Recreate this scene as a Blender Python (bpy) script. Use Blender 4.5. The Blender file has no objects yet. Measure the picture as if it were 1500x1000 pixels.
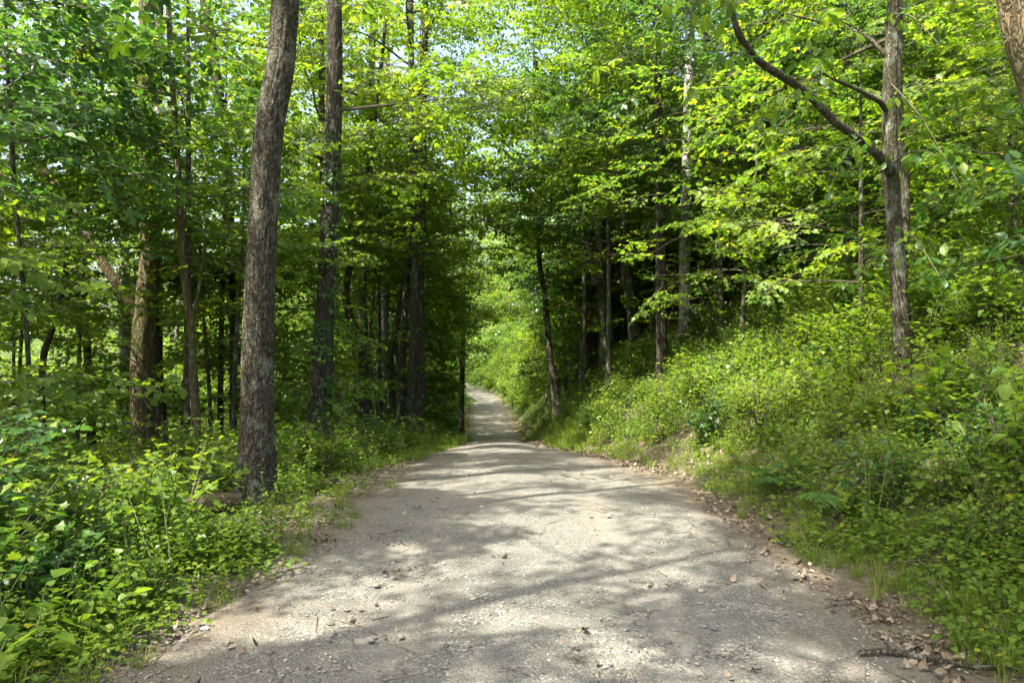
import bpy, math, random
import numpy as np
from math import radians, pi, sin, cos

SC = bpy.context.scene
# ------------------------------------------------------------------ camera
EYE, FPX = 1.6, 1050.0
cam_d = bpy.data.cameras.new('camera')
cam_d.lens = 36.0 * FPX / 1500.0
cam_d.sensor_width = 36.0
cam_d.clip_start, cam_d.clip_end = 0.05, 5000
cam = bpy.data.objects.new('camera', cam_d)
SC.collection.objects.link(cam)
cam.location = (0, 0, EYE)
cam.rotation_euler = (radians(90), 0, 0)
SC.camera = cam
# ------------------------------------------------------------------ light
SUN = np.array([-0.46, -0.34, 0.0]); SUN_EL = 60.0
SUN = SUN / np.linalg.norm(SUN) * cos(radians(SUN_EL)); SUN[2] = sin(radians(SUN_EL))
world = bpy.data.worlds.new('World'); SC.world = world; world.use_nodes = True
wt = world.node_tree; wt.nodes.clear()
sky = wt.nodes.new('ShaderNodeTexSky'); sky.sky_type = 'NISHITA'; sky.sun_disc = False
sky.sun_elevation = radians(SUN_EL); sky.sun_rotation = math.atan2(SUN[0], SUN[1])
sky.air_density = 1.0; sky.dust_density = 6.0; sky.ozone_density = .7
bg = wt.nodes.new('ShaderNodeBackground'); bg.inputs[1].default_value = 0.15
wo = wt.nodes.new('ShaderNodeOutputWorld')
wt.links.new(sky.outputs[0], bg.inputs[0]); wt.links.new(bg.outputs[0], wo.inputs[0])
sd = bpy.data.lights.new('sun', 'SUN'); sd.energy = 5.0; sd.angle = radians(0.5); sd.color = (1.0, 0.94, 0.82)
so = bpy.data.objects.new('sun', sd); SC.collection.objects.link(so)
from mathutils import Vector, Matrix
so.rotation_euler = Vector(SUN.tolist()).to_track_quat('Z', 'Y').to_euler()
so.location = (-20, -5, 40)
vs = SC.view_settings
SC.display_settings.display_device = 'sRGB'
vs.view_transform = 'Standard'; vs.look = 'None'; vs.gamma = 1.0; vs.use_curve_mapping = False
vs.exposure = 2.1
cy = SC.cycles
cy.max_bounces = 10; cy.diffuse_bounces = 6; cy.glossy_bounces = 2; cy.transmission_bounces = 8; cy.transparent_max_bounces = 4
cy.use_denoising = True
cy.sample_clamp_indirect = 6.0
cy.caustics_reflective = False; cy.caustics_refractive = False
try:
    cy.use_adaptive_sampling = True; cy.adaptive_threshold = 0.02
except Exception:
    pass

# ------------------------------------------------------------------ noise
def _hash(ix, iy, iz, seed):
    h = (ix.astype(np.int64) * 374761393 + iy.astype(np.int64) * 668265263 + iz.astype(np.int64) * 2147483647 + seed * 974634777) & 0xFFFFFFFF
    h = ((h ^ (h >> 13)) * 1274126177) & 0xFFFFFFFF
    h = h ^ (h >> 16)
    return (h & 0xFFFFFF) / float(0xFFFFFF)

def vnoise(x, y, z=None, seed=0):
    x = np.asarray(x, float); y = np.asarray(y, float)
    z = np.zeros_like(x) if z is None else np.asarray(z, float)
    ix, iy, iz = np.floor(x), np.floor(y), np.floor(z)
    fx, fy, fz = x - ix, y - iy, z - iz
    fx, fy, fz = [f * f * (3 - 2 * f) for f in (fx, fy, fz)]
    r = 0
    for dx in (0, 1):
        for dy in (0, 1):
            for dz in (0, 1):
                w = (fx if dx else 1 - fx) * (fy if dy else 1 - fy) * (fz if dz else 1 - fz)
                r = r + w * _hash(ix + dx, iy + dy, iz + dz, seed)
    return r

def fbm(x, y, z=None, seed=0, octv=3):
    s, a, t = 0, 1.0, 0
    for i in range(octv):
        f = 2.0 ** i
        s = s + a * vnoise(np.asarray(x) * f, np.asarray(y) * f, None if z is None else np.asarray(z) * f, seed + i * 7)
        t += a; a *= 0.5
    return s / t

# ------------------------------------------------------------------ lie of the land
_ys = np.arange(-60, 420, 0.25)
def _sm(v, w):
    k = np.exp(-0.5 * (np.arange(-4 * w, 4 * w + 1) / w) ** 2); k /= k.sum()
    return np.convolve(np.pad(v, 4 * w, mode='edge'), k, mode='valid')
_zr = _sm(np.interp(_ys, [-60, 4, 8, 11.5, 14.4, 18, 22, 32, 42, 50, 57, 66, 76, 100, 420],
                    [0.3, 0, -.02, -.30, -.55, -.88, -1.45, -2.95, -4.2, -4.45, -4.25, -4.05, -3.85, -3.6, -3.0]), 6)
_xc = _sm(np.interp(_ys, [-60, 3.4, 5.6, 7.6, 11.5, 14.4, 20, 46, 57, 68, 76, 86, 100, 140, 420],
                    [-.1, 0.0, .2, .15, .05, -.15, -.5, -1.35, -1.9, -2.7, -3.9, -7, -14, -50, -300]), 6)
_hw = _sm(np.interp(_ys, [-60, 3.4, 8, 12.5, 15, 17, 20, 30, 46, 60, 420], [2.1, 2.08, 1.76, 1.52, 1.28, 1.06, .98, 1.2, 1.5, 1.65, 1.6]), 3)
def zr(y): return np.interp(y, _ys, _zr)
def xc(y): return np.interp(y, _ys, _xc)
def hw(y): return np.interp(y, _ys, _hw)
def ramp(t, w):  # soft max(t,0)
    return w * np.logaddexp(0, t / w)
def H(x, y):
    x = np.asarray(x, float); y = np.asarray(y, float)
    u = x - xc(y); w = hw(y)
    k = np.interp(y, [0, 9, 26, 60, 90], [0.95, 1.0, 1.85, 1.8, 1.2])
    tr = u - w - 0.45
    right = k * (0.53 * ramp(tr, .12) - 0.10 * ramp(tr - 2.6, .5) - 0.16 * ramp(tr - 6, 1.0) - 0.05 * ramp(tr - 20, 2.0))
    tl = -u - w - 0.3
    left = -(0.09 * ramp(tl, .2) + 0.08 * ramp(tl - 3.5, .8) + 0.22 * ramp(tl - 9, 1.5))
    left = np.maximum(left, -14 - 0.02 * tl)
    right = np.where(right > 9, 9 + 6 * np.tanh((right - 9) / 6), right)
    off = np.clip((np.abs(u) - w + .1) / 0.8, 0, 1)
    n = (fbm(x * .55, y * .55, seed=3) - .5) * .34 + (fbm(x * 2.2, y * 2.2, seed=5) - .5) * .12
    nr = (fbm(x * .9, y * .9, seed=8, octv=2) - .5) * .03
    return zr(y) + right + left + off * n * np.where(u > 0, 1.1, .8) + nr - (0.02 + .09 * np.exp(-((y - 17) / 3.5) ** 2)) * np.clip(np.abs(u) / w, 0, 1.5) ** 2
def Hs(x, y): return float(H(np.array([x]), np.array([y]))[0])
def at(px, py, d):
    return np.array([(px - 750) / FPX * d, d, EYE - (py - 500) / FPX * d])

# ------------------------------------------------------------------ helpers
def link(o, parent=None):
    SC.collection.objects.link(o)
    if parent is not None: o.parent = parent
    return o
def tag(o, label=None, cat=None, group=None, kind=None):
    if label: o['label'] = label
    if cat: o['category'] = cat
    if group: o['group'] = group
    if kind: o['kind'] = kind
    return o
def empty(name, loc, label=None, cat=None, group=None):
    o = bpy.data.objects.new(name, None); o.empty_display_size = .2
    link(o); o.location = [float(v) for v in loc]
    return tag(o, label, cat, group)
def mesh_obj(name, V, F, mats, parent=None, mi=None, smooth=False):
    m = bpy.data.meshes.new(name)
    m.from_pydata(np.asarray(V, float).tolist(), [], [list(map(int, f)) for f in F])
    for t in mats: m.materials.append(t)
    if mi is not None: m.polygons.foreach_set('material_index', np.asarray(mi, np.int32))
    if smooth: m.polygons.foreach_set('use_smooth', np.ones(len(m.polygons), bool))
    m.update()
    return link(bpy.data.objects.new(name, m), parent)
class MB:
    def __init__(s): s.V = []; s.F = []; s.M = []; s.n = 0
    def add(s, V, F, mi=0):
        V = np.asarray(V, float)
        s.V.append(V); s.F += [[i + s.n for i in f] for f in F]; s.M += [mi] * len(F); s.n += len(V)
    def arr(s): return (np.concatenate(s.V) if s.V else np.zeros((0, 3))), s.F, s.M
    def build(s, name, mats, parent=None, smooth=False):
        V, F, M = s.arr()
        return mesh_obj(name, V, F, mats, parent, M, smooth)

def resample(P, R, step):
    """Catmull-Rom through P (n x 3) with radii R."""
    P = np.asarray(P, float); R = np.asarray(R, float)
    Q = np.vstack([2 * P[0] - P[1], P, 2 * P[-1] - P[-2]])
    out, rad = [], []
    for i in range(len(P) - 1):
        L = np.linalg.norm(P[i + 1] - P[i]); n = max(1, int(math.ceil(L / step)))
        t = np.arange(n) / n
        a, b, c, d = Q[i], Q[i + 1], Q[i + 2], Q[i + 3]
        t = t[:, None]
        out.append(.5 * ((2 * b) + (-a + c) * t + (2 * a - 5 * b + 4 * c - d) * t ** 2 + (-a + 3 * b - 3 * c + d) * t ** 3))
        rad.append(R[i] + (R[i + 1] - R[i]) * t[:, 0])
    out.append(P[-1:]); rad.append(R[-1:])
    return np.vstack(out), np.concatenate(rad)

def tube(P, R, sides=8, rough=0.0, seed=0, cap=True, ridg=7.0):
    """a bark-rough tube with a frame carried along it"""
    P = np.asarray(P, float); R = np.asarray(R, float); n = len(P)
    T = np.gradient(P, axis=0); T /= np.linalg.norm(T, axis=1)[:, None] + 1e-9
    ref = np.array([1.0, 0, 0]) if abs(T[0][0]) < .8 else np.array([0, 1.0, 0])
    A = ref[None, :] - (T @ ref)[:, None] * T; A /= np.linalg.norm(A, axis=1)[:, None] + 1e-9
    B = np.cross(T, A)
    th = np.arange(sides) / sides * 2 * pi
    rr = np.repeat(R[:, None], sides, 1)
    if rough > 0:
        s = np.concatenate([[0], np.cumsum(np.linalg.norm(np.diff(P, axis=0), axis=1))])
        S, TH = np.meshgrid(s, th, indexing='ij')
        cx, sx = np.cos(TH), np.sin(TH)
        a = fbm(cx * ridg + 9, sx * ridg + 5, S * 2.6, seed, 3)
        ridge = 1 - np.abs(a - .5) * 4
        low = fbm(cx * 1.3 + 3, sx * 1.3, S * .9, seed + 50, 2) - .5
        rr = rr * (1 + low * .22) + rough * ridge
    V = P[:, None, :] + rr[:, :, None] * (np.cos(th)[None, :, None] * A[:, None, :] + np.sin(th)[None, :, None] * B[:, None, :])
    V = V.reshape(-1, 3)
    F = []
    for i in range(n - 1):
        for j in range(sides):
            k = (j + 1) % sides
            F.append((i * sides + j, i * sides + k, (i + 1) * sides + k, (i + 1) * sides + j))
    if cap:
        F.append(tuple((n - 1) * sides + j for j in range(sides)))
        F.append(tuple(sides - 1 - j for j in range(sides)))
    return V, F

# ------------------------------------------------------------------ materials
def newmat(name):
    m = bpy.data.materials.new(name); m.use_nodes = True
    nt = m.node_tree; nt.nodes.clear()
    return m, nt, nt.nodes.new('ShaderNodeOutputMaterial')
def N(nt, t, **kw):
    n = nt.nodes.new(t)
    for k, v in kw.items():
        if k in n.inputs: n.inputs[k].default_value = v
        else: setattr(n, k, v)
    return n
def mixc(nt, f, a, b, mode='MIX'):
    n = nt.nodes.new('ShaderNodeMix'); n.data_type = 'RGBA'; n.blend_type = mode
    for s, v in ((0, f), (6, a), (7, b)):
        if isinstance(v, bpy.types.NodeSocket): nt.links.new(v, n.inputs[s])
        else: n.inputs[s].default_value = v if s == 0 or len(v) == 4 else (*v, 1)
    return n.outputs[2]
def ramp_n(nt, src, stops):
    r = nt.nodes.new('ShaderNodeValToRGB'); nt.links.new(src, r.inputs[0])
    e = r.color_ramp.elements
    while len(e) < len(stops): e.new(.5)
    for el, (p, c) in zip(e, stops):
        el.position = p; el.color = (*c, 1) if len(c) == 3 else c
    return r.outputs[0]
def mathn(nt, op, a, b=0.0, clamp=False):
    n = nt.nodes.new('ShaderNodeMath'); n.operation = op; n.use_clamp = clamp
    for i, v in ((0, a), (1, b)):
        if isinstance(v, bpy.types.NodeSocket): nt.links.new(v, n.inputs[i])
        else: n.inputs[i].default_value = v
    return n.outputs[0]
def coord(nt, kind='Object', scale=(1, 1, 1)):
    tc = nt.nodes.new('ShaderNodeTexCoord'); mp = nt.nodes.new('ShaderNodeMapping')
    nt.links.new(tc.outputs[kind], mp.inputs[0]); mp.inputs['Scale'].default_value = scale
    return mp.outputs[0]
def noise(nt, vec, scale, detail=4, rough=.6, out=0):
    n = nt.nodes.new('ShaderNodeTexNoise'); nt.links.new(vec, n.inputs['Vector'])
    n.inputs['Scale'].default_value = scale; n.inputs['Detail'].default_value = detail; n.inputs['Roughness'].default_value = rough
    return n.outputs[out]

def leaf_mat(name, base, trans, hue=.0, tw=.5, gloss=.45, spec=.35):
    """thin leaf: reflects and lets light through; every leaf and every clump differs a little"""
    m, nt, out = newmat(name)
    geo = nt.nodes.new('ShaderNodeNewGeometry'); oi = nt.nodes.new('ShaderNodeObjectInfo')
    r1, r2 = geo.outputs['Random Per Island'], oi.outputs['Random']
    wv = noise(nt, geo.outputs['Position'], .35, 2)
    f = mathn(nt, 'ADD', mathn(nt, 'MULTIPLY', r1, .45), mathn(nt, 'MULTIPLY', r2, .35))
    f = mathn(nt, 'ADD', f, mathn(nt, 'MULTIPLY', mathn(nt, 'SUBTRACT', wv, .4), .9), True)
    b = [np.array(c) * [1.95, 1.55, 1.2] for c in base]; t = [np.array(c) * [1.13, 1.03, .8] for c in trans]
    cb = ramp_n(nt, f, [(0.0, b[0]), (.5, b[1]), (1.0, b[2])])
    ct = ramp_n(nt, f, [(0.0, t[0]), (.5, t[1]), (1.0, t[2])])
    # a few leaves turn yellow
    yl = mathn(nt, 'GREATER_THAN', mathn(nt, 'FRACT', mathn(nt, 'MULTIPLY', r1, 17.3)), .988)
    cb = mixc(nt, yl, cb, (b[2] * [1.5, 1.15, .8]).tolist())
    ct = mixc(nt, yl, ct, (t[2] * [1.35, 1.05, .7]).tolist())
    p = N(nt, 'ShaderNodeBsdfPrincipled', Roughness=gloss)
    nt.links.new(cb, p.inputs['Base Color']); p.inputs['Specular IOR Level'].default_value = spec
    tr = nt.nodes.new('ShaderNodeBsdfTranslucent'); nt.links.new(ct, tr.inputs[0])
    add = nt.nodes.new('ShaderNodeMixShader'); add.inputs[0].default_value = tw
    nt.links.new(p.outputs[0], add.inputs[1]); nt.links.new(tr.outputs[0], add.inputs[2])
    nt.links.new(add.outputs[0], out.inputs[0])
    return m

def bark_mat(name, dark, light, lichen=.35, lcol=(.30, .33, .27), zs=.22, scale=26, green=.0):
    m, nt, out = newmat(name)
    v = coord(nt, 'Object', (1, 1, zs)); v2 = coord(nt, 'Object', (1, 1, .7))
    n1 = noise(nt, v, scale, 6, .7)
    vo = nt.nodes.new('ShaderNodeTexVoronoi'); vo.feature = 'DISTANCE_TO_EDGE'; vo.inputs['Scale'].default_value = scale * 1.1
    nw = mixc(nt, .12, v, noise(nt, v, scale * .8, 3, .6, 1)); nt.links.new(nw, vo.inputs['Vector'])
    cr = ramp_n(nt, vo.outputs['Distance'], [(0, (.12, .12, .12)), (.22, (1, 1, 1))])
    c = ramp_n(nt, n1, [(.3, dark), (.62, light)])
    c = mixc(nt, .75, c, cr, 'MULTIPLY')
    ln = noise(nt, v2, 5.5, 6, .75)
    lm = ramp_n(nt, ln, [(.60 - lichen * .18, (0, 0, 0)), (.66 - lichen * .12, (1, 1, 1))])
    fine = noise(nt, v2, 60, 3, .6)
    lm = mathn(nt, 'MULTIPLY', lm, ramp_n(nt, fine, [(.35, (.2, .2, .2)), (.6, (.9, .9, .9))]))
    c = mixc(nt, lm, c, lcol)
    if green > 0:
        gm = ramp_n(nt, noise(nt, v2, 2.3, 4, .6), [(.42, (0, 0, 0)), (.62, (green,) * 3)])
        c = mixc(nt, gm, c, (.07, .09, .025))
    p = N(nt, 'ShaderNodeBsdfPrincipled', Roughness=.9); p.inputs['Specular IOR Level'].default_value = .2
    nt.links.new(c, p.inputs['Base Color'])
    bp = nt.nodes.new('ShaderNodeBump'); bp.inputs['Strength'].default_value = 1.0; bp.inputs['Distance'].default_value = .03
    h = mathn(nt, 'ADD', mathn(nt, 'MULTIPLY', n1, .6), mathn(nt, 'MULTIPLY', cr, .6))
    nt.links.new(h, bp.inputs['Height']); nt.links.new(bp.outputs[0], p.inputs['Normal'])
    nt.links.new(p.outputs[0], out.inputs[0])
    return m

def simple_mat(name, a, b, scale=20, rough=.9, bump=.3, island=False, dist=.01):
    m, nt, out = newmat(name)
    v = coord(nt, 'Object'); n1 = noise(nt, v, scale, 5, .65)
    f = n1
    if island:
        geo = nt.nodes.new('ShaderNodeNewGeometry'); oi = nt.nodes.new('ShaderNodeObjectInfo')
        f = mathn(nt, 'ADD', mathn(nt, 'MULTIPLY', n1, .4), mathn(nt, 'MULTIPLY', mathn(nt, 'FRACT', mathn(nt, 'ADD', geo.outputs['Random Per Island'], oi.outputs['Random'])), .6))
    c = ramp_n(nt, f, [(.25, a), (.75, b)])
    p = N(nt, 'ShaderNodeBsdfPrincipled', Roughness=rough); nt.links.new(c, p.inputs['Base Color'])
    p.inputs['Specular IOR Level'].default_value = .3
    bp = nt.nodes.new('ShaderNodeBump'); bp.inputs['Strength'].default_value = bump; bp.inputs['Distance'].default_value = dist
    nt.links.new(n1, bp.inputs['Height']); nt.links.new(bp.outputs[0], p.inputs['Normal'])
    nt.links.new(p.outputs[0], out.inputs[0])
    return m

M = {}
M['leaf'] = leaf_mat('canopy_leaf', [(.028, .075, .010), (.050, .110, .012), (.090, .145, .014)], [(.08, .20, .016), (.17, .32, .020), (.34, .46, .022)])
M['leaf_b'] = leaf_mat('maple_leaf', [(.030, .085, .015), (.055, .120, .016), (.095, .150, .018)], [(.10, .25, .020), (.20, .36, .022), (.33, .45, .025)])
M['leaf_d'] = leaf_mat('dark_leaf', [(.018, .060, .020), (.028, .080, .020), (.050, .105, .020)], [(.04, .13, .025), (.07, .18, .025), (.14, .26, .03)], gloss=.33, spec=.6)
M['herb'] = leaf_mat('herb_leaf', [(.034, .092, .013), (.060, .122, .015), (.095, .150, .017)], [(.08, .21, .02), (.16, .30, .022), (.30, .42, .028)], tw=.5, gloss=.42)
M['grass'] = leaf_mat('grass_blade', [(.045, .10, .015), (.075, .14, .02), (.13, .17, .03)], [(.10, .20, .02), (.17, .28, .025), (.28, .33, .04)], tw=.4, gloss=.45)
M['fern'] = leaf_mat('fern_leaf', [(.018, .065, .016), (.030, .085, .018), (.045, .10, .02)], [(.04, .13, .02), (.07, .17, .02), (.12, .22, .025)], gloss=.35, tw=.4)
M['dead'] = simple_mat('dead_leaf', (.075, .054, .034), (.24, .19, .13), 14, .8, .3, True)
M['bark_grey'] = bark_mat('grey_ridged_bark', (.038, .033, .022), (.150, .130, .088), .42, (.24, .25, .19), zs=.5, scale=26)
M['bark_dark'] = bark_mat('dark_furrowed_bark', (.034, .029, .020), (.125, .108, .075), .15, zs=.14, scale=30)
M['bark_brown'] = bark_mat('warm_brown_bark', (.085, .062, .032), (.27, .20, .11), .25, zs=.2, scale=22, green=.6)
M['bark_pale'] = bark_mat('pale_grey_bark', (.19, .18, .16), (.36, .35, .32), .6, (.42, .43, .38), zs=.5, scale=12)
M['bark_mid'] = bark_mat('brown_grey_bark', (.046, .039, .026), (.155, .133, .092), .4, zs=.18, scale=28, green=.3)
M['twig'] = simple_mat('twig_bark', (.05, .042, .028), (.13, .112, .075), 30)
M['stem'] = simple_mat('green_stem', (.05, .09, .025), (.10, .11, .04), 30, .6)
M['deadwood'] = simple_mat('weathered_dead_wood', (.10, .085, .065), (.25, .22, .18), 18, .9, .6)
M['darkwood'] = simple_mat('rotten_dark_wood', (.030, .022, .016), (.11, .08, .055), 16, .9, .8)
M['stone'] = simple_mat('gravel_stone', (.085, .078, .066), (.26, .24, .205), 30, .9, .3, True, .002)

def terrain_mat():
    m, nt, out = newmat('forest_soil')
    geo = nt.nodes.new('ShaderNodeNewGeometry'); v = geo.outputs['Position']
    at_ = nt.nodes.new('ShaderNodeAttribute'); at_.attribute_name = 'gravelly'
    big = noise(nt, v, .7, 4, .6); mid = noise(nt, v, 6, 5, .7); fine = noise(nt, v, 45, 4, .7)
    vo = nt.nodes.new('ShaderNodeTexVoronoi'); nt.links.new(v, vo.inputs['Vector']); vo.inputs['Scale'].default_value = 16
    litter = mixc(nt, vo.outputs['Color'], (.07, .045, .028), (.23, .16, .10))
    litter = ramp_n(nt, mathn(nt, 'MULTIPLY', vo.outputs['Color'], 1.0), [(.1, (.055, .042, .027)), (.55, (.11, .085, .055)), (.95, (.20, .16, .11))])
    soil = ramp_n(nt, mid, [(.3, (.042, .034, .023)), (.7, (.11, .088, .06))])
    c = mixc(nt, ramp_n(nt, big, [(.38, (.25,) * 3), (.6, (.9,) * 3)]), soil, litter)
    moss = ramp_n(nt, noise(nt, v, 1.9, 5, .7), [(.5, (0, 0, 0)), (.62, (.75,) * 3)])
    c = mixc(nt, moss, c, mixc(nt, fine, (.02, .045, .010), (.06, .10, .02)))
    g = ramp_n(nt, fine, [(.3, (.070, .056, .038)), (.7, (.165, .138, .10))])
    gm = mathn(nt, 'MULTIPLY_ADD' if False else 'ADD', at_.outputs['Fac'], mathn(nt, 'MULTIPLY', mathn(nt, 'SUBTRACT', mid, .5), .9), True)
    gm = mathn(nt, 'MULTIPLY', gm, ramp_n(nt, at_.outputs['Fac'], [(0.02, (0, 0, 0)), (.3, (1, 1, 1))]))
    c = mixc(nt, gm, c, g)
    av = nt.nodes.new('ShaderNodeAttribute'); av.attribute_name = 'wooded'
    c = mixc(nt, av.outputs['Fac'], c, mixc(nt, ramp_n(nt, mid, [(.35, (0, 0, 0)), (.65, (1, 1, 1))]), (.022, .040, .012), (.055, .085, .022)))
    p = N(nt, 'ShaderNodeBsdfPrincipled', Roughness=.95); p.inputs['Specular IOR Level'].default_value = .15
    nt.links.new(c, p.inputs['Base Color'])
    bp = nt.nodes.new('ShaderNodeBump'); bp.inputs['Strength'].default_value = .7; bp.inputs['Distance'].default_value = .03
    nt.links.new(mathn(nt, 'ADD', mathn(nt, 'MULTIPLY', mid, .7), mathn(nt, 'ADD', mathn(nt, 'MULTIPLY', fine, .4), mathn(nt, 'MULTIPLY', vo.outputs['Distance'], .6))), bp.inputs['Height'])
    nt.links.new(bp.outputs[0], p.inputs['Normal']); nt.links.new(p.outputs[0], out.inputs[0])
    return m
def road_mat():
    m, nt, out = newmat('gravel_road')
    geo = nt.nodes.new('ShaderNodeNewGeometry'); v = geo.outputs['Position']
    at_ = nt.nodes.new('ShaderNodeAttribute'); at_.attribute_name = 'shoulder'
    big = noise(nt, v, .9, 4, .6); mid = noise(nt, v, 5, 5, .65)
    def cells(s):
        vo = nt.nodes.new('ShaderNodeTexVoronoi'); nt.links.new(v, vo.inputs['Vector']); vo.inputs['Scale'].default_value = s
        return vo
    v1, v2 = cells(70), cells(150)
    sep = nt.nodes.new('ShaderNodeSeparateColor'); nt.links.new(v1.outputs['Color'], sep.inputs[0])
    sep2 = nt.nodes.new('ShaderNodeSeparateColor'); nt.links.new(v2.outputs['Color'], sep2.inputs[0])
    grey = ramp_n(nt, sep.outputs[0], [(0, (.052, .051, .042)), (.5, (.108, .106, .090)), (.9, (.20, .194, .168)), (1, (.30, .29, .26))])
    fine = ramp_n(nt, sep2.outputs[1], [(0, (.065, .063, .052)), (1, (.158, .154, .132))])
    c = mixc(nt, ramp_n(nt, mid, [(.40, (0, 0, 0)), (.62, (1, 1, 1))]), fine, grey)
    dirt = ramp_n(nt, noise(nt, v, 30, 5, .7), [(.3, (.070, .053, .036)), (.7, (.155, .122, .087))])
    dm = mathn(nt, 'ADD', at_.outputs['Fac'], mathn(nt, 'MULTIPLY', mathn(nt, 'SUBTRACT', big, .5), 1.1), True)
    c = mixc(nt, mathn(nt, 'MULTIPLY', dm, .85), c, dirt)
    c = mixc(nt, mathn(nt, 'MULTIPLY', noise(nt, v, 2.2, 4, .7), .22), c, (.145, .135, .114))
    tk = nt.nodes.new('ShaderNodeAttribute'); tk.attribute_name = 'track'
    tf = mathn(nt, 'MULTIPLY', tk.outputs['Fac'], ramp_n(nt, noise(nt, v, 1.3, 4, .6), [(.3, (.2,) * 3), (.65, (.7,) * 3)]))
    c = mixc(nt, tf, c, ramp_n(nt, noise(nt, v, 90, 3, .7), [(.3, (.115, .105, .086)), (.7, (.215, .20, .17))]))
    damp = ramp_n(nt, noise(nt, v, .8, 5, .65), [(.56, (1, 1, 1)), (.70, (.72, .70, .66))])
    c = mixc(nt, 1.0, c, damp, 'MULTIPLY')
    p = N(nt, 'ShaderNodeBsdfPrincipled', Roughness=.92); p.inputs['Specular IOR Level'].default_value = .25
    nt.links.new(c, p.inputs['Base Color'])
    bp = nt.nodes.new('ShaderNodeBump'); bp.inputs['Strength'].default_value = .75; bp.inputs['Distance'].default_value = .012
    hgt = mathn(nt, 'SUBTRACT', mathn(nt, 'MULTIPLY', mid, .8), mathn(nt, 'ADD', mathn(nt, 'MULTIPLY', v1.outputs['Distance'], .8), mathn(nt, 'MULTIPLY', v2.outputs['Distance'], .3)))
    nt.links.new(hgt, bp.inputs['Height']); nt.links.new(bp.outputs[0], p.inputs['Normal'])
    nt.links.new(p.outputs[0], out.inputs[0])
    return m
M['soil'] = terrain_mat(); M['road'] = road_mat()

# ------------------------------------------------------------------ ground and road
def grid_mesh(name, X, Y, Z, mat, attr=None, aname=None):
    ny, nx = X.shape
    V = np.stack([X, Y, Z], -1).reshape(-1, 3)
    i = np.arange(ny - 1)[:, None] * nx + np.arange(nx - 1)[None, :]
    F = np.stack([i, i + 1, i + nx + 1, i + nx], -1).reshape(-1, 4)
    m = bpy.data.meshes.new(name)
    m.vertices.add(len(V)); m.vertices.foreach_set('co', V.ravel().astype(np.float32))
    m.loops.add(F.size); m.loops.foreach_set('vertex_index', F.ravel().astype(np.int32))
    m.polygons.add(len(F)); m.polygons.foreach_set('loop_start', (np.arange(len(F)) * 4).astype(np.int32))
    m.polygons.foreach_set('use_smooth', np.ones(len(F), bool))
    m.update(calc_edges=True); m.materials.append(mat)
    if attr is not None:
        a = m.attributes.new(aname, 'FLOAT', 'POINT'); a.data.foreach_set('value', attr.ravel().astype(np.float32))
    return tag(link(bpy.data.objects.new(name, m)), kind='structure')
def spaced(lo, hi, near, n, p):
    """positions dense around near, sparse far away"""
    t = np.linspace(-1, 1, n)
    s = np.sign(t) * np.abs(t) ** p
    return np.where(s < 0, near + s * (near - lo), near + s * (hi - near))
ty = np.concatenate([np.linspace(-60, -3, 20)[:-1], np.linspace(-3, 20, 230)[:-1], np.linspace(20, 90, 230)[:-1], np.geomspace(90, 400, 30)])
ux = np.concatenate([-np.geomspace(12, 300, 40)[::-1][:-1], np.linspace(-12, 12, 280), np.geomspace(12, 300, 40)[1:]])
UX, TY = np.meshgrid(ux, ty); TX = UX + xc(TY) * (np.abs(TY) < 95) + xc(np.full_like(TY, 95.)) * (np.abs(TY) >= 95)
gr = np.clip(1 - (np.abs(TX - xc(TY)) - hw(TY)) / np.where(TX < xc(TY), .75, .4), 0, 1)
TZ = H(TX, TY) - 0.03 * (np.abs(TX - xc(TY)) < hw(TY) - .15)
g_o = grid_mesh('ground', TX, TY, TZ, M['soil'], gr, 'gravelly')
_a = g_o.data.attributes.new('wooded', 'FLOAT', 'POINT')
_a.data.foreach_set('value', (np.clip(np.maximum((np.abs(UX) - 22) / 12, (TY - 48) / 14), 0, 1) * np.clip((np.abs(UX) - hw(TY)) / .8, 0, 1)).ravel().astype(np.float32))
ry = np.concatenate([np.linspace(-12, 20, 300)[:-1], np.linspace(20, 110, 350)])
rs = np.linspace(-1, 1, 48)
RS, RY = np.meshgrid(rs, ry)
eL = (fbm(ry * 1.4, ry * 0 + 1, seed=21) - .5) * .7; eR = (fbm(ry * 1.4, ry * 0 + 7, seed=23) - .5) * .5
HWm = hw(RY) + np.where(RS < 0, eL[:, None], eR[:, None]) * np.clip(1.0, 0, 1) * .6
RX = xc(RY) + RS * HWm
RZ = H(RX, RY) + 0.012 - 0.035 * np.clip((np.abs(RS) - .93) / .07, 0, 1) + (fbm(RX * 3, RY * 3, seed=31) - .5) * .012
_tu = (RX - xc(RY)) + (fbm(RY * .4, RY * 0 + 2, seed=33) - .5) * .5
_trk = np.exp(-((np.abs(_tu) - .78) / .24) ** 2)
RZ = RZ - .014 * _trk + .008 * np.exp(-(_tu / .3) ** 2)
r_o = grid_mesh('road', RX, RY, RZ, M['road'], np.clip((np.abs(RS) - .62) / .38, 0, 1) ** 1.3 + .25 * (RS < -.2) * np.clip(1 - RY / 12, 0, 1), 'shoulder')

_a = r_o.data.attributes.new('track', 'FLOAT', 'POINT'); _a.data.foreach_set('value', _trk.ravel().astype(np.float32))

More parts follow.
